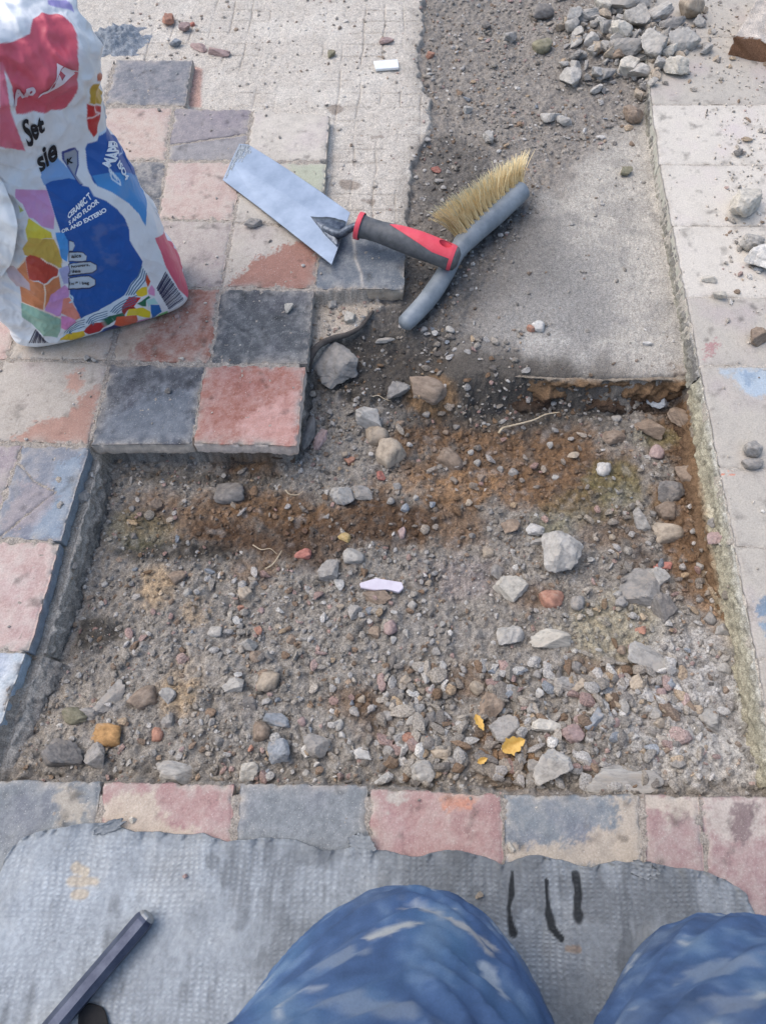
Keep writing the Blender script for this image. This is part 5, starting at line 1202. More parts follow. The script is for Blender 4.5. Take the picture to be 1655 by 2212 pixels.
# ------------------------------------------------------------------ sack
_fold_z=[0,.048,.079,.105,.164,.189,.22,.245,.27,.3];_fold_s=[.088,.089,.092,.095,.116,.119,.122,.126,.126,.126]
BAG_POLYS = [
    ('4083 9049 4250 8870 4320 8570 4290 8300 4240 8040 4170 7750 4110 7412 4030 7180 3796 7241 3389 7480 3459 7957 3446 8379 3300 8499 3300 8700 3655 8640 3866 8685 3968 8968', (206, 90, 104)),
    ('3422 8389 3466 8398 3444 8261 3422 8128 3400 7979 3378 7862 3355 7760 3329 7555 3329 7402 3325 7253 3305 7062 3279 6884 3235 6643 3137 6776 3048 6955 2939 7065 3007 7179 3069 7323 3114 7442 3153 7524 3198 7694 3239 7836 3276 7931 3311 8032 3347 8150 3384 8270', (216, 112, 130)),
    ('4245 9334 4333 9201 4439 9061 4481 8807 4477 8663 4335 8981 4212 9202', (160, 150, 200)),
    ('3268 6093 3434 6150 3596 6233 3682 5934 3682 5608 3719 5414 3788 5325 3789 5352 3779 5040 3905 4799 3986 4469 4012 4106 3962 3699 3849 3379 3832 2988 3837 2577 3684 2246 3399 1995 3129 1638 2958 1551 2790 1456 2615 1392 2489 1314 2213 1182 2254 1690 2281 2160 2366 2454 2461 2704 2522 2995 2641 3282 2760 3606 2808 3899 2858 4184 2905 4402 2959 4647 3008 4871 3077 5164 3144 5453 3192 5675 3231 5889', (24, 86, 160)),
    ('3217 5966 3400 6287 3629 6323 3658 6135 3682 5934 3682 5608 3605 5715 3463 5744 3316 5775 3182 5726', (120, 160, 205)),
    ('4048 6281 4110 6360 4263 6299 4345 6366 4618 6305 5134 6364 5155 6586 5150 6327 4722 6352 5322 5534 5233 5263 5139 5125 5367 4615 5422 4316 5344 4203 5389 3882 5156 3685 4726 3750 4491 3789 4362 3681 4268 3512 4264 3713 4274 3963 4223 4414 4139 4695 4062 4946 3992 5099 3919 5249 3896 5384 3925 5767 4011 6119', (24, 86, 160)),
    ('3932 5559 4072 5486 4214 5405 4360 5226 4657 4861 5350 4048 5367 3731 5156 3685 4726 3750 4491 3789 4362 3681 4268 3512 4264 3713 4274 3963 4223 4414 4139 4695 4062 4946 3992 5099 3919 5249', (64, 140, 200)),
    ('3673 6233 3725 6422 3841 6423 3919 6417 3942 6289 3844 5949 3728 5732 3735 5425 3692 5432 3676 5611 3683 5931', (40, 60, 130)),
    ('3701 6211 3744 6368 3833 6358 3908 6368 3921 6280 3831 5978 3716 5759 3726 5464 3704 5467 3699 5643 3704 5955', (150, 156, 165)),
    ('2677 5908 2811 5812 2922 5691 3040 5609 3167 5564 3105 5314 3053 5088 3000 4856 2822 4478 2668 4722 2611 4990 2521 5061 2567 5261 2605 5464 2517 5684', (206, 150, 192)),
    ('2482 5477 2520 5290 2389 5274', (190, 200, 110)),
    ('2514 5046 2590 4856 2662 4704 2751 4453 2689 4249 2495 4374 2238 4514 2312 4806', (222, 206, 70)),
    ('2063 4302 2289 4566 2426 4453 2553 4305 2699 4203 2644 3834 2538 3447 2460 3124 2380 3172 2312 3471 2246 3773 2143 3951 2024 4066', (204, 172, 80)),
    ('1740 3592 1992 3928 1905 3553 1832 3214 1972 3113 2028 2965 2171 2961 2323 2973 2228 2563 2040 2489 1966 2353 1731 2044 1649 2227 1524 2255 1400 2308 1501 2651 1570 2900 1666 3278', (208, 130, 84)),
    ('2011 3984 2126 4064 2246 3773 2312 3452 2385 3147 2303 2999 2184 3013 2035 2988 1985 3150 1832 3214 1917 3590', (186, 72, 56)),
    ('1541 3707 1706 3686 1726 3436 1759 3239 1796 3065 1734 2845 1505 2898 1513 3389', (196, 176, 178)),
    ('1381 2287 1508 2235 1641 2216 1731 2044 1824 1818 1906 1529 1794 1145 1619 711 1394 969 1338 1354 1270 1642 1228 1837', (146, 182, 160)),
    ('1743 2036 1890 2307 2021 2521 2176 2571 2320 2596 2343 2408 2264 2162 2172 2169 2053 1898 1932 1618 1824 1736', (204, 148, 196)),
    ('1965 1723 2062 1944 2164 2183 2258 2138 2248 1793 2239 1444 2215 1243 2110 1272 2027 1452', (224, 140, 122)),
    ('1932 1618 2117 1296 2102 884 1856 972 1794 1145', (222, 140, 190)),
    ('2809 4391 2929 4280 2891 3989 2771 3663 2604 3289 2538 3447 2667 3858 2745 4183', (70, 150, 215)),
    ('2381 3131 2593 3154 2498 2868 2396 2577 2309 2639 2345 2890', (168, 170, 206)),
    ('3810 2488 3684 2244 3398 2003 3128 1644 2957 1556 2790 1467 2615 1393 2489 1308 2222 1213 2023 1038 1822 913 1651 658 1818 610 1975 501 2133 478 2271 577 2401 718 2500 828 2650 869 2836 898 3061 1126 3292 1324 3447 1501 3596 1659 3672 1953 3741 2227', (206, 220, 228)),
    ('1668 649 1821 735 1987 621 2157 606 2136 319 1889 46 1791 388 1644 556', (226, 190, 50)),
    ('2149 575 2329 877 2500 795 2500 541 2386 310 2203 325', (178, 40, 46)),
    ('2500 945 2651 993 2637 700 2500 575', (30, 92, 70)),
    ('2646 972 2872 960 2868 773 2637 700', (36, 100, 74)),
    ('2939 1236 3183 1543 3393 1401 3149 1116', (196, 44, 46)),
    ('2939 1236 3149 1116 3160 977 2994 1018 2865 821 2870 1015', (150, 34, 40)),
    ('3361 1662 3530 1747 3632 1703 3549 1442 3415 1407 3346 1485', (226, 196, 50)),
    ('3685 1999 3772 2112 3758 1830 3639 1662', (196, 76, 46)),
    ('3597 1546 3732 1703 3748 1508 3663 1260 3573 1425', (218, 150, 186)),
    ('3238 1185 3559 1378 3562 1276 3449 1226 3365 954 3304 1008', (40, 110, 80)),
    ('3449 1226 3626 1211 3630 895 3471 984 3402 875', (170, 214, 208)),
    ('2882 760 3021 1051 3291 967 3372 644 3269 304 3135 499 3069 672', (224, 204, 50)),
    ('2600 531 2723 854 2888 753 3069 672 2956 25 2778 42 2672 226', (206, 92, 60)),
    ('3471 984 3637 844 3594 450 3444 358 3292 13 3362 578', (36, 106, 170)),
    ('3509 352 3724 384 3725 25 3525 25 3331 21', (120, 190, 120)),
    ('2980 321 3269 304 3269 13 2967 25', (208, 140, 180)),
    ('2500 460 2600 531 2678 210 2617 25 2500 25 2419 25', (52, 50, 100)),
    ('2092 26 2367 177 2500 460 2453 12 2189 12', (44, 84, 160)),
    ('4301 2993 4973 2353 5205 1562 5318 1042 5150 885 5000 810 4914 630 4794 467 4589 405 4422 242 4233 1010 4220 1369 4213 1685 4202 2004 4259 2432 4284 2705', (214, 96, 116)),
    ('4340 7315 4386 7442 4437 7415 5244 6817 4521 6904 4310 7110', (186, 150, 56)),
    ('4280 7107 4513 6882 4402 6657 4322 6421 4237 6401 4194 6629 4212 6860', (188, 50, 50)),
    ('4474 7572 4940 7271 4581 7341 4451 7461', (180, 96, 70)),
    ('2923 4007 2972 3917 2940 3765 2829 3597 2774 3643', (22, 34, 70)),
    ('2911 3968 2960 3890 2937 3764 2841 3631 2792 3678', (186, 198, 206)),
    ('2766 3649 2984 3499 3000 3317 2924 3155 2852 3156 2624 3272', (22, 34, 70)),
    ('2762 3599 2967 3464 2989 3314 2926 3181 2861 3189 2646 3292', (186, 198, 206)),
    ('2592 3205 2727 3181 2864 3172 2989 3117 3047 2926 2984 2756 2870 2678 2725 2709 2578 2740 2462 2796', (22, 34, 70)),
    ('2603 3177 2852 3132 2967 3081 3028 2915 2977 2779 2874 2716 2739 2747 2605 2778 2491 2839', (186, 198, 206)),
    ('2445 2757 2625 2703 2789 2646 2845 2449 2772 2245 2641 2197 2489 2275 2315 2381', (22, 34, 70)),
    ('2456 2718 2618 2671 2770 2611 2827 2445 2769 2277 2651 2245 2500 2328 2346 2424', (186, 198, 206)),
]
BAG_LINES = [
    ('3764 2421 3600 2162 3377 1942 3159 1626', 0.0011, (70, 110, 140)),
    ('3337 1510 3064 1463 2827 1318 2696 1155', 0.0011, (70, 110, 140)),
    ('2649 1216 2500 1221 2363 1127 2268 958', 0.0011, (70, 110, 140)),
    ('2258 1108 2120 1122 1950 994 1811 873', 0.0011, (70, 110, 140)),
    ('5378 3727 5206 3531 5118 3125 5004 2992 5031 2708', 0.0007, (110, 124, 140)),
    ('3767 2329 3626 2098 3399 1871 3205 1611', 0.0011, (70, 110, 140)),
    ('3304 1427 3043 1370 2829 1243 2718 1105', 0.0011, (70, 110, 140)),
    ('2623 1121 2489 1108 2368 1056 2299 914', 0.0011, (70, 110, 140)),
    ('2238 1010 2092 976 1933 894 1843 769', 0.0011, (70, 110, 140)),
    ('5294 3648 5243 3384 5115 3070 5190 2495', 0.0007, (110, 124, 140)),
    ('3770 2244 3650 2029 3425 1808 3251 1595', 0.0011, (70, 110, 140)),
    ('3271 1344 3019 1269 2832 1166 2741 1054', 0.0011, (70, 110, 140)),
    ('2599 1030 2487 1022 2373 986 2327 851', 0.0011, (70, 110, 140)),
    ('2220 914 2075 884 1911 778 1877 701', 0.0011, (70, 110, 140)),
    ('5228 3589 5354 3137 5310 2777 5345 2283', 0.0007, (110, 124, 140)),
    ('3773 2160 3673 1948 3448 1736 3296 1578', 0.0011, (70, 110, 140)),
    ('3238 1259 2996 1169 2832 1083 2765 1001', 0.0011, (70, 110, 140)),
    ('2576 930 2468 923 2378 907 2356 779', 0.0011, (70, 110, 140)),
    ('2199 800 2051 760 1894 709 1912 634', 0.0011, (70, 110, 140)),
    ('5294 3340 5379 3003 5202 2854 5305 2325', 0.0007, (110, 124, 140)),
    ('3795 1508 3970 1714 4143 1870', 0.0012, (24, 32, 70)),
    ('3795 1469 3969 1669 4148 1815', 0.0008, (24, 32, 70)),
    ('3794 1430 3971 1625 4151 1762', 0.0018, (24, 32, 70)),
    ('3794 1392 3972 1578 4156 1711', 0.0007, (24, 32, 70)),
    ('3793 1345 3973 1530 4159 1660', 0.0012, (24, 32, 70)),
    ('3791 1302 3975 1486 4161 1610', 0.0008, (24, 32, 70)),
    ('3792 1261 3974 1442 4163 1560', 0.0018, (24, 32, 70)),
    ('3791 1219 3975 1394 4164 1510', 0.0007, (24, 32, 70)),
    ('3789 1177 3978 1348 4170 1460', 0.0012, (24, 32, 70)),
    ('3788 1135 3979 1302 4171 1410', 0.0008, (24, 32, 70)),
    ('3787 1086 3980 1252 4173 1360', 0.0018, (24, 32, 70)),
    ('3787 1037 3980 1202 4174 1309', 0.0007, (24, 32, 70)),
    ('3785 991 3982 1157 4180 1252', 0.0012, (24, 32, 70)),
    ('3784 941 3982 1109 4184 1192', 0.0008, (24, 32, 70)),
    ('3784 891 3983 1059 4189 1128', 0.0018, (24, 32, 70)),
    ('3783 841 3986 1002 4194 1068', 0.0007, (24, 32, 70)),
    ('3782 791 3985 943 4196 1008', 0.0012, (24, 32, 70)),
    ('3782 741 3987 885 4203 945', 0.0008, (24, 32, 70)),
    ('3781 691 3990 821 4205 885', 0.0018, (24, 32, 70)),
    ('3781 642 3993 759 4207 824', 0.0007, (24, 32, 70)),
    ('3781 594 3994 694 4211 760', 0.0012, (24, 32, 70)),
    ('3779 548 3998 635 4216 695', 0.0008, (24, 32, 70)),
    ('3778 493 3997 577 4222 627', 0.0018, (24, 32, 70)),
    ('3779 433 4002 517 4229 552', 0.0007, (24, 32, 70)),
    ('962 634 1310 1254', 0.0012, (30, 34, 60)),
    ('1005 625 1306 1189', 0.0008, (30, 34, 60)),
    ('1050 627 1311 1149', 0.0016, (30, 34, 60)),
    ('1095 627 1317 1111', 0.0012, (30, 34, 60)),
    ('1138 618 1324 1078', 0.0008, (30, 34, 60)),
    ('1174 605 1333 1045', 0.0016, (30, 34, 60)),
    ('1220 614 1340 1010', 0.0012, (30, 34, 60)),
    ('1261 601 1348 966', 0.0008, (30, 34, 60)),
    ('1298 583 1344 893', 0.0016, (30, 34, 60)),
    ('1340 581 1342 813', 0.0012, (30, 34, 60)),
    ('1384 587 1343 749', 0.0008, (30, 34, 60)),
    ('2246 3773 2312 3452 2385 3147', 0.0012, (236, 214, 190)),
    ('2323 2973 2171 2961 2028 2965 1963 2690 1854 2387 1731 2044', 0.0012, (236, 214, 190)),
    ('1400 2308 1524 2255 1649 2227 1731 2044 1824 1818 1906 1529', 0.0012, (236, 214, 190)),
    ('2011 3984 1740 3592', 0.0012, (236, 214, 190)),
    ('2288 2188 2311 2090 2262 1947 2214 1942', 0.0014, (190, 214, 226)),
    ('4218 5515 4251 5298 4287 5075 4263 4950 4182 5231 4218 5515', 0.001, (220, 232, 240)),
    ('4222 5403 4254 5109', 0.001, (220, 232, 240)),
    ('5289 5434 5140 5232 4975 5199 4571 5506', 0.001, (190, 214, 236)),
    ('4223 6852 4462 6778', 0.001, (230, 200, 200)),
    ('4360 7062 4364 6880 4457 6767', 0.001, (230, 200, 200)),
    ('4906 6200 4415 6342 4350 6366', 0.0016, (190, 214, 236)),
]
BAG_TEXTS = [
    ('Set', '3315 6716 3651 6957 3712 7278 3425 7359', (18, 20, 26), 0.5),
    ('sie', '3259 6072 3629 6300 3749 6799 3337 6527', (18, 20, 26), 0.5),
    ('CERAMIC T', '3171 4658 3740 5014 3742 5203 3223 4820', (232, 238, 242), 1),
    ('S AND FLOOR', '3115 4474 3796 4832 3802 4975 3151 4599', (232, 238, 242), 1),
    ('OR AND EXTERIO', '2889 4277 3825 4529 3829 4663 2926 4391', (232, 238, 242), 1),
    ('aics', '2727 3403 2892 3338 2933 3447 2774 3524', (18, 20, 26), 0),
    ('howers,', '2589 3031 2915 2955 2951 3072 2625 3144', (18, 20, 26), 0),
    ('iles', '2525 2879 2692 2813 2726 2929 2573 2983', (18, 20, 26), 0),
    ('1m² / bag', '2379 2505 2678 2344 2719 2479 2408 2612', (18, 20, 26), 0),
    ('MAPEI', '4213 5542 4992 5519 4446 6084 4153 5733', (232, 238, 242), 1),
    ('ISO4', '4366 5450 4382 4942 4524 4897 4490 5467', (232, 238, 242), 1),
    ('K', '3696 6067 3795 6066 3836 6219 3738 6222', (18, 20, 26), 1),
    ('EI', '3705 7662 3929 7885 4014 8118 4187 7887', (225, 210, 212), 1),
    ('AP', '3377 7647 3689 7663 3719 7864 3440 7918', (215, 196, 200), 1),
]
# ---- sack surface (u around, v up)
BAG_O = np.array([-0.119, 0.169]); BAG_S = np.array([0.928, 0.374]); BAG_B = np.array([-0.374, 0.928])
_bv = [0, .03, .12, .3, .45, .56, .63, .72, .80, .88, .95, 1]
_bp = dict(z=[.001, .010, .050, .140, .205, .252, .280, .338, .385, .425, .442, .436],
           f=[-.004, -.013, -.017, -.017, -.012, .000, .008, -.008, -.010, .008, .035, .055],
           b=[.105, .112, .118, .122, .122, .120, .115, .112, .108, .102, .090, .062],
           l=[-.010, -.018, -.022, -.032, -.040, -.044, -.046, -.060, -.055, -.040, -.015, .02],
           r=[.244, .250, .249, .241, .230, .224, .221, .230, .242, .244, .232, .190],
           e=[5, 5, 4.5, 4, 3.6, 3.2, 3, 2.8, 2.6, 2.4, 2.2, 2])
def _bi(k, v):
    n = 400; t = np.linspace(0, 1, n); w = np.interp(t, _bv, _bp[k])
    ker = np.hanning(31); ker /= ker.sum()
    w2 = np.convolve(np.pad(w, 15, mode='edge'), ker, mode='valid'); w2[0] = w[0]
    return np.interp(v, t, w2)
def bag_surf(nu, nv):
    u = np.linspace(0, 1, nu, endpoint=False); v = np.linspace(0, 1, nv)
    U, Vv = np.meshgrid(u, v)
    t0 = np.linspace(0, 2 * np.pi, 4001); c0 = np.cos(t0); s0 = np.sin(t0)
    x0 = np.sign(c0) * np.abs(c0) ** .5 * .136; y0 = np.sign(s0) * np.abs(s0) ** .5 * .065
    l0 = np.concatenate([[0], np.cumsum(np.hypot(np.diff(x0), np.diff(y0)))]); th = np.interp(U, l0 / l0[-1], t0)
    z, f, b, l, r, e = [_bi(k, Vv) for k in 'zfblre']
    c, s_ = np.cos(th), np.sin(th)
    p = 2.0 / e
    cx = np.sign(c) * np.abs(c) ** p; sy = np.sign(s_) * np.abs(s_) ** p
    s = (l + r) / 2 - cx * (r - l) / 2          # u 0 = left, .25 = front, .5 = right
    t = (f + b) / 2 - sy * (b - f) / 2
    X = BAG_O[0] + s * BAG_S[0] + t * BAG_B[0]; Y = BAG_O[1] + s * BAG_S[1] + t * BAG_B[1]
    G = np.stack([X, Y, z], -1)
    du = np.roll(G, -1, 1) - np.roll(G, 1, 1); dv = np.gradient(G, axis=0)
    n = np.cross(du, dv); n /= np.linalg.norm(n, axis=-1, keepdims=True) + 1e-12
    n = -n if (n[nv // 2, nu // 4] @ np.array([-BAG_B[0], -BAG_B[1], 0])) < 0 else n
    # folds: a forward lap left of the printed panel, crumples everywhere
    sb = np.interp(z, _fold_z, _fold_s)
    front = sstep(0.2, 0.8, sy)
    d = 0.012 * np.exp(-((s - sb + 0.045) / 0.02) ** 2) * front * sstep(0.02, 0.1, z)
    q = fbm(s * 16 + z * 5, z * 14 + t * 9, 71, 3); q2 = noise(s * 38 + t * 20, z * 30 + s * 12, 72); q3 = noise(s * 90 + t * 60, z * 70 - s * 40, 73)
    up = sstep(0.2, 0.34, z)
    amp = sstep(0.0, 0.03, z) * (1 - .7 * (sy > 0) * sstep(.03, .08, s - sb + .05) * sstep(.34, .30, z))
    d += amp * ((0.005 + 0.006 * up) * q + (0.0055 + 0.0035 * up) * (0.5 - np.abs(q2)) + 0.0015 * (0.4 - np.abs(q3)))
    G = G + n * d[..., None]
    G[..., 2] = np.maximum(G[..., 2], 0.0008)
    return G, U, Vv
def bag_uv(t):
    q = np.array(list(map(int, t.split()))) / 1e4
    return q.reshape(-1, 2)
def sack():
    NU, NV = 640, 520
    G, U, Vv = bag_surf(NU, NV)
    O = np.array([*(BAG_O + .12 * BAG_S + .06 * BAG_B), 0])
    c = np.empty(U.shape + (3,)); c[:] = S(222, 224, 224)
    KU, KV = 1.55, 1.0   # keeps brush widths near metric: u*0.72 m, v*0.46 m
    for t, col in BAG_POLYS:
        q = bag_uv(t); lo, hi = q.min(0) - .01, q.max(0) + .01
        sel = np.where((U > lo[0]) & (U < hi[0]) & (Vv > lo[1]) & (Vv < hi[1]))
        if not len(sel[0]): continue
        s = sdist(q * [.72, .46], U[sel] * .72, Vv[sel] * .46)
        m = sstep(-.0005, .0005, s)[:, None]
        c[sel] = c[sel] * (1 - m) + S(*col) * m
    for t, w, col in BAG_LINES:
        q = bag_uv(t); lo, hi = q.min(0) - .01, q.max(0) + .01
        sel = np.where((U > lo[0]) & (U < hi[0]) & (Vv > lo[1]) & (Vv < hi[1]))
        q = q * [.72, .46]; xx, yy = U[sel] * .72, Vv[sel] * .46; dd = np.full(xx.shape, 9.)
        for i in range(len(q) - 1):
            ex_, ey_ = q[i + 1] - q[i]
            tt = np.clip(((xx - q[i, 0]) * ex_ + (yy - q[i, 1]) * ey_) / (ex_ ** 2 + ey_ ** 2 + 1e-12), 0, 1)
            dd = np.minimum(dd, np.hypot(xx - q[i, 0] - tt * ex_, yy - q[i, 1] - tt * ey_))
        m = sstep(w * .75 + .0004, w * .75 - .0004, dd)[:, None]
        c[sel] = c[sel] * (1 - m) + S(*col) * m
    dirt = (sstep(.2, .9, fbm(U * 22, Vv * 16, 78, 4)) * .14 + .22 * sstep(.05, 0, Vv))[..., None]
    c = c * (1 - dirt) + T_DUST * dirt
    m, nt, b = new_mat('printed_paper'); L = nt.links
    at = N(nt, 'ShaderNodeAttribute', attribute_name='Col'); L.new(at.outputs['Color'], b.inputs['Base Color'])
    b.inputs['Roughness'].default_value = .42; b.inputs['Specular IOR Level'].default_value = .45
    tc = N(nt, 'ShaderNodeTexCoord'); n2 = N(nt, 'ShaderNodeTexNoise', i_Scale=55.0, i_Detail=5.0, i_Roughness=.6); L.new(tc.outputs['Object'], n2.inputs['Vector'])
    bp = N(nt, 'ShaderNodeBump', i_Strength=.35, i_Distance=.004); L.new(n2.outputs['Fac'], bp.inputs['Height']); L.new(bp.outputs['Normal'], b.inputs['Normal'])
    verts = (G - O).reshape(-1, 3); quads = grid_quads(NU, NV, closed_u=True)
    topc = np.mean(G[-1] - O, 0); botc = np.mean(G[0] - O, 0)
    # close top and bottom by collapsing rings
    nt_ = len(verts); extra = [(G[-1] - O) * .5 + topc * .5, (G[-1] - O) * .02 + topc * .98, (G[0] - O) * .02 + botc * .98]
    extra[0][:, 2] -= .006; extra[1][:, 2] -= .012
    verts = np.concatenate([verts] + extra); cols = np.concatenate([c.reshape(-1, 3), c[-1], c[-1], c[0]])
    k = np.arange(NU); k2 = (k + 1) % NU; lt_ = (NV - 1) * NU
    add = [np.stack([lt_ + k, lt_ + k2, nt_ + k2, nt_ + k], -1), np.stack([nt_ + k, nt_ + k2, nt_ + NU + k2, nt_ + NU + k], -1), np.stack([k2, k, nt_ + 2 * NU + k, nt_ + 2 * NU + k2], -1)]
    o = mesh_np('cement_sack', verts, np.concatenate([quads] + add), m, np.clip(cols, .01, .9), loc=tuple(O))
    tag(o, 'crumpled white and blue printed paper sack of tile adhesive', 'sack', None, 'thing')
    # torn white flap hanging at the left
    def surf(u, v):
        fu = (u % 1) * NU; fv = np.clip(v, 0, 1) * (NV - 1); i = int(fu); j = min(int(fv), NV - 2); a_, b_ = fu - i, fv - j; i2 = (i + 1) % NU
        p = (G[j, i] * (1 - a_) + G[j, i2] * a_) * (1 - b_) + (G[j + 1, i] * (1 - a_) + G[j + 1, i2] * a_) * b_
        n = np.cross(G[j, i2] - G[j, i], G[j + 1, i] - G[j, i]); n = n / (np.linalg.norm(n) + 1e-12)
        return p, n
    p0, n0 = surf(.25, .3); sg = -1 if n0 @ np.array([BAG_B[0], BAG_B[1], 0]) > 0 else 1
    nu, nv = 50, 70
    FV = [.33, .37, .42, .46, .52, .60, .66]; FU = [.130, .160, .186, .204, .230, .246, .246]
    vv, cc = [], []
    for jv in range(nv):
        v_ = FV[0] + (FV[-1] - FV[0]) * jv / (nv - 1); ur = np.interp(v_, FV, FU)
        for iu in range(nu):
            w_ = iu / (nu - 1); p, n = surf(.06 + (ur - .06) * w_, v_)
            lift = .004 + .016 * math.sin(math.pi * min(1, (jv / (nv - 1)) * 1.1)) * (.5 + .5 * w_) + .003 * float(noise(np.array([w_ * 4]), np.array([jv * .09]), 402)[0])
            vv.append(p - O + np.array([-BAG_B[0], -BAG_B[1], .25]) * lift); cc.append(S(226, 226, 222))
    mesh_np('torn_flap', np.array(vv), grid_quads(nu, nv), m, np.array(cc), o)
    inks = {}
    for txt, t, col, bold in BAG_TEXTS:
        q = bag_uv(t)
        cu = bpy.data.curves.new('lettering', 'FONT'); cu.body = txt; cu.offset = .02 + .025 * bold
        cu.resolution_u = 4
        tmp = bpy.data.objects.new('lettering', cu); COL.objects.link(tmp)
        bpy.context.view_layer.update()
        me = bpy.data.meshes.new_from_object(tmp.evaluated_get(bpy.context.evaluated_depsgraph_get()))
        bpy.data.objects.remove(tmp)
        bm = bmesh.new(); bm.from_mesh(me)
        for _ in range(4):
            lim = .14
            lg = [e_ for e_ in bm.edges if e_.calc_length() > lim]
            if not lg: break
            bmesh.ops.subdivide_edges(bm, edges=lg, cuts=1); bmesh.ops.triangulate(bm, faces=bm.faces[:])
        xs = [v.co.x for v in bm.verts]; ys = [v.co.y for v in bm.verts]; x0, x1, y0, y1 = min(xs), max(xs), min(ys), max(ys)
        for v in bm.verts:
            s_, r_ = (v.co.x - x0) / (x1 - x0), (v.co.y - y0) / (y1 - y0)
            uvp = (q[0] * (1 - s_) + q[1] * s_) * (1 - r_) + (q[3] * (1 - s_) + q[2] * s_) * r_
            p, n = surf(*uvp); v.co = Vector(p - O + n * sg * .0011)
        if col not in inks: inks[col] = mat_plain('ink', S(*col), None, 50, .5, bump=0)
        mo = mesh_bm('lettering', bm, inks[col], o, False)
sack()

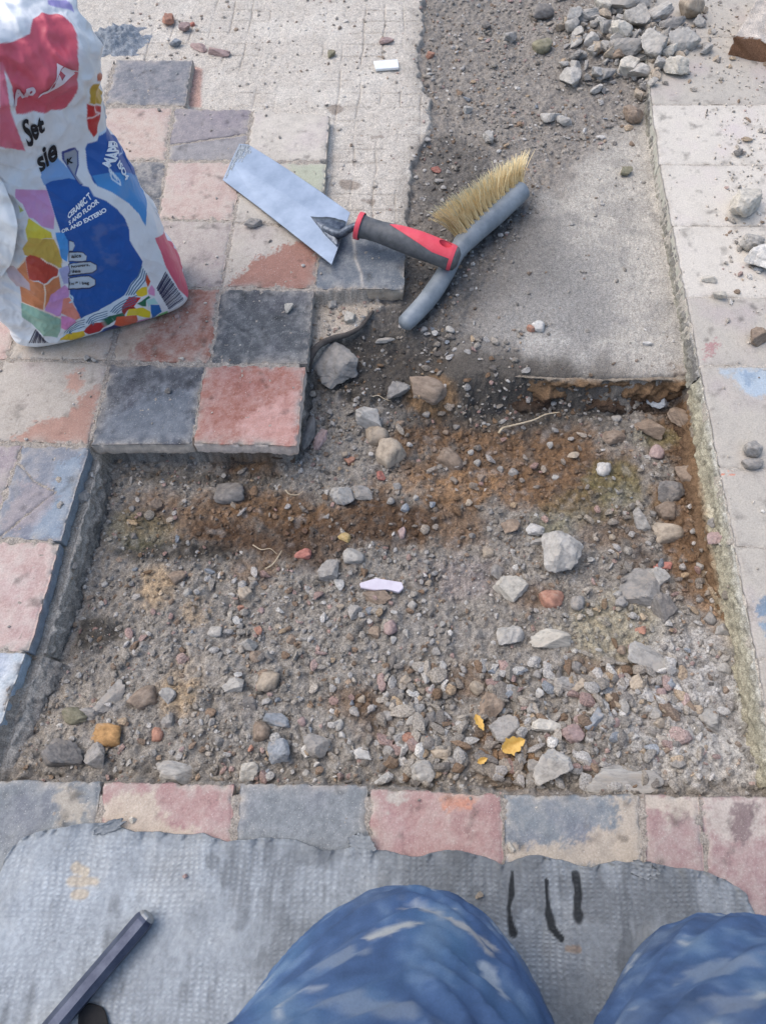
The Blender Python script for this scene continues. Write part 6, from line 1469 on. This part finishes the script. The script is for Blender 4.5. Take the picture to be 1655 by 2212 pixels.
# ------------------------------------------------------------------ kneeling person: trousers (and boots out of view)
pe = empty('person', (.60, -.72, .006))
tag(pe, 'person kneeling on the mat in blue jeans splashed with dried mortar', 'person', None, 'thing')
PEO = np.array(pe.location)
def jeans():
    chains = [
        ([(.474, -.642, .100), (.466, -.655, .20), (.452, -.702, .33), (.444, -.745, .45), (.49, -.755, .54)], [.098, .110, .126, .150, .130]),
        ([(.474, -.632, .092), (.470, -.74, .080), (.470, -.90, .068), (.475, -1.03, .058)], [.088, .076, .066, .055]),
        ([(.760, -.654, .100), (.730, -.664, .20), (.684, -.700, .33), (.650, -.735, .45), (.63, -.765, .54)], [.100, .114, .132, .154, .130]),
        ([(.768, -.648, .092), (.772, -.75, .080), (.762, -.90, .068), (.755, -1.03, .058)], [.088, .076, .066, .055]),
        ([(.50, -.74, .53), (.565, -.75, .57), (.63, -.74, .53)], [.115, .118, .115]), ([(.565, -.75, .55), (.565, -.75, .66)], [.128, .122])]
    bm = bmesh.new()
    for pts, rr in chains:
        n = 24; path_ = smooth_path([rel(PEO, p) for p in pts], n); rd = np.interp(np.linspace(0, 1, n), np.linspace(0, 1, len(rr)), rr)
        for i, p in enumerate(path_):
            bmesh.ops.create_icosphere(bm, subdivisions=3, radius=float(rd[i]), matrix=Matrix.Translation(Vector(p)))
    me = bpy.data.meshes.new('trousers'); bm.to_mesh(me); bm.free()
    tmp = bpy.data.objects.new('trousers', me); COL.objects.link(tmp)
    md = tmp.modifiers.new('r', 'REMESH'); md.mode = 'VOXEL'; md.voxel_size = .0055
    ms = tmp.modifiers.new('s', 'SMOOTH'); ms.iterations = 14; ms.factor = .6
    bpy.context.view_layer.update()
    m2 = bpy.data.meshes.new_from_object(tmp.evaluated_get(bpy.context.evaluated_depsgraph_get()))
    bpy.data.objects.remove(tmp)
    n = len(m2.vertices); co = np.empty(n * 3); m2.vertices.foreach_get('co', co); co = co.reshape(-1, 3)
    no = np.empty(n * 3); m2.vertices.foreach_get('normal', no); no = no.reshape(-1, 3)
    w = co + PEO; X, Y, Z = w.T
    ctr = np.where(X < .565, .466, .74)
    dx = X - ctr
    fold = 1.5 * 0.0055 * (0.5 - np.abs(noise(dx * 16 + Z * 9, Z * 20 - np.abs(dx) * 22 + Y * 6, 301))) + .0032 * (0.5 - np.abs(noise(dx * 34 + Z * 30, Y * 34 + Z * 22, 302))) + .004 * noise(X * 9, Y * 9 + Z * 9, 303)
    co = co + no * fold[:, None]
    co[:, 2] = np.maximum(co[:, 2] + PEO[2], .0105) - PEO[2]
    m2.vertices.foreach_set('co', co.ravel())
    nb = fbm(X * 11, Y * 4 + Z * 5, 311, 4); nm = fbm(X * 34, Y * 12 + Z * 13, 312, 4); nf = fbm(X * 110, Y * 50 + Z * 50, 313, 3)
    c = np.tile(S(77, 101, 138), (n, 1)) * (1 + .22 * nb + .26 * nm + .2 * nf)[:, None]
    def mixc(mask, col, op):
        nonlocal c
        k = (np.clip(mask, 0, 1) * op)[:, None]; c = c * (1 - k) + np.asarray(col) * k
    mixc(sstep(-.1, .9, nb + .3 * nm), S(80, 116, 142), .5)
    mixc(sstep(.0, 1.0, -nb + .5 * nm), S(112, 126, 144), .5)
    mixc(sstep(.0, 1.0, nm + .35 * nb + .6 * nf), S(122, 142, 162), .5)
    mixc(sstep(.9, 1.1, nm + .6 * nf), S(180, 184, 184), .6)
    cv_ = (w - C_CAM) @ R_CAM; pxx = F_PX * cv_[:, 0] / -cv_[:, 2] + W_PX / 2; pyy = H_PX / 2 - F_PX * cv_[:, 1] / -cv_[:, 2]
    def splash(px, py, r1, r2, ang, col, op=.85):
        """dried splash on the cloth around the surface point that the photo shows at (px, py)"""
        near = np.where(np.hypot(pxx - px, pyy - py) < 14)[0]
        if not len(near): return
        i0 = near[np.argmin(-cv_[near, 2])]
        n0 = no[i0]; e1 = np.cross(n0, [0, 0, 1.0]); e1 /= np.linalg.norm(e1) + 1e-9; e2 = np.cross(n0, e1)
        dv = w - w[i0]; ua, ub = dv @ e1, dv @ e2; ca, sa = math.cos(ang), math.sin(ang)
        d = np.sqrt(((ua * ca + ub * sa) / r1) ** 2 + ((-ua * sa + ub * ca) / r2) ** 2 + (dv @ n0 / .03) ** 2) + .7 * nm + .5 * nf
        mixc(sstep(1.15, .8, d), col, op)
    for q in [(842, 2010, .020, .008, .9, S(190, 190, 184), .8), (975, 1985, .030, .009, -.5, S(188, 184, 176), .75), (1010, 1998, .022, .006, .1, S(186, 182, 174), .7), (930, 1955, .02, .006, -.6, S(168, 174, 180), .6),
              (1085, 2125, .006, .018, .4, S(178, 186, 192), .7), (700, 2080, .02, .012, .5, S(140, 152, 166), .6), (780, 2170, .03, .014, -.4, S(136, 148, 162), .6), (1565, 2080, .03, .016, .4, S(140, 154, 170), .6), (1600, 2160, .03, .012, .8, S(150, 160, 172), .5), (640, 2150, .012, .006, 0, S(176, 182, 188), .6)]: splash(*q)
    me2 = m2
    ca_ = me2.color_attributes.new('Col', 'FLOAT_COLOR', 'POINT'); c4 = np.ones((n, 4), np.float32); c4[:, :3] = np.clip(c, .01, .85); ca_.data.foreach_set('color', c4.ravel())
    me2.materials.clear(); me2.materials.append(mat_vcol('denim', 900, .18, .9, .5, 1400, .0006, 0, .15))
    me2.polygons.foreach_set('use_smooth', np.ones(len(me2.polygons), bool)); me2.name = 'trousers'
    link('trousers', me2, pe)
jeans()
M_BOOT = mat_plain('boot_leather', S(70, 56, 44), S(92, 76, 60), 40, .7)
for bx in (.475, .755):
    sweep_obj('boot', [Vector(rel(PEO, p)) for p in smooth_path([(bx, -1.0, .058), (bx, -1.07, .062), (bx, -1.13, .10), (bx, -1.16, .16), (bx, -1.15, .24)], 20)], [(.045, .046)] * 6 + [(.05, .048)] * 8 + [(.044, .034)] * 6, M_BOOT, pe, 18)
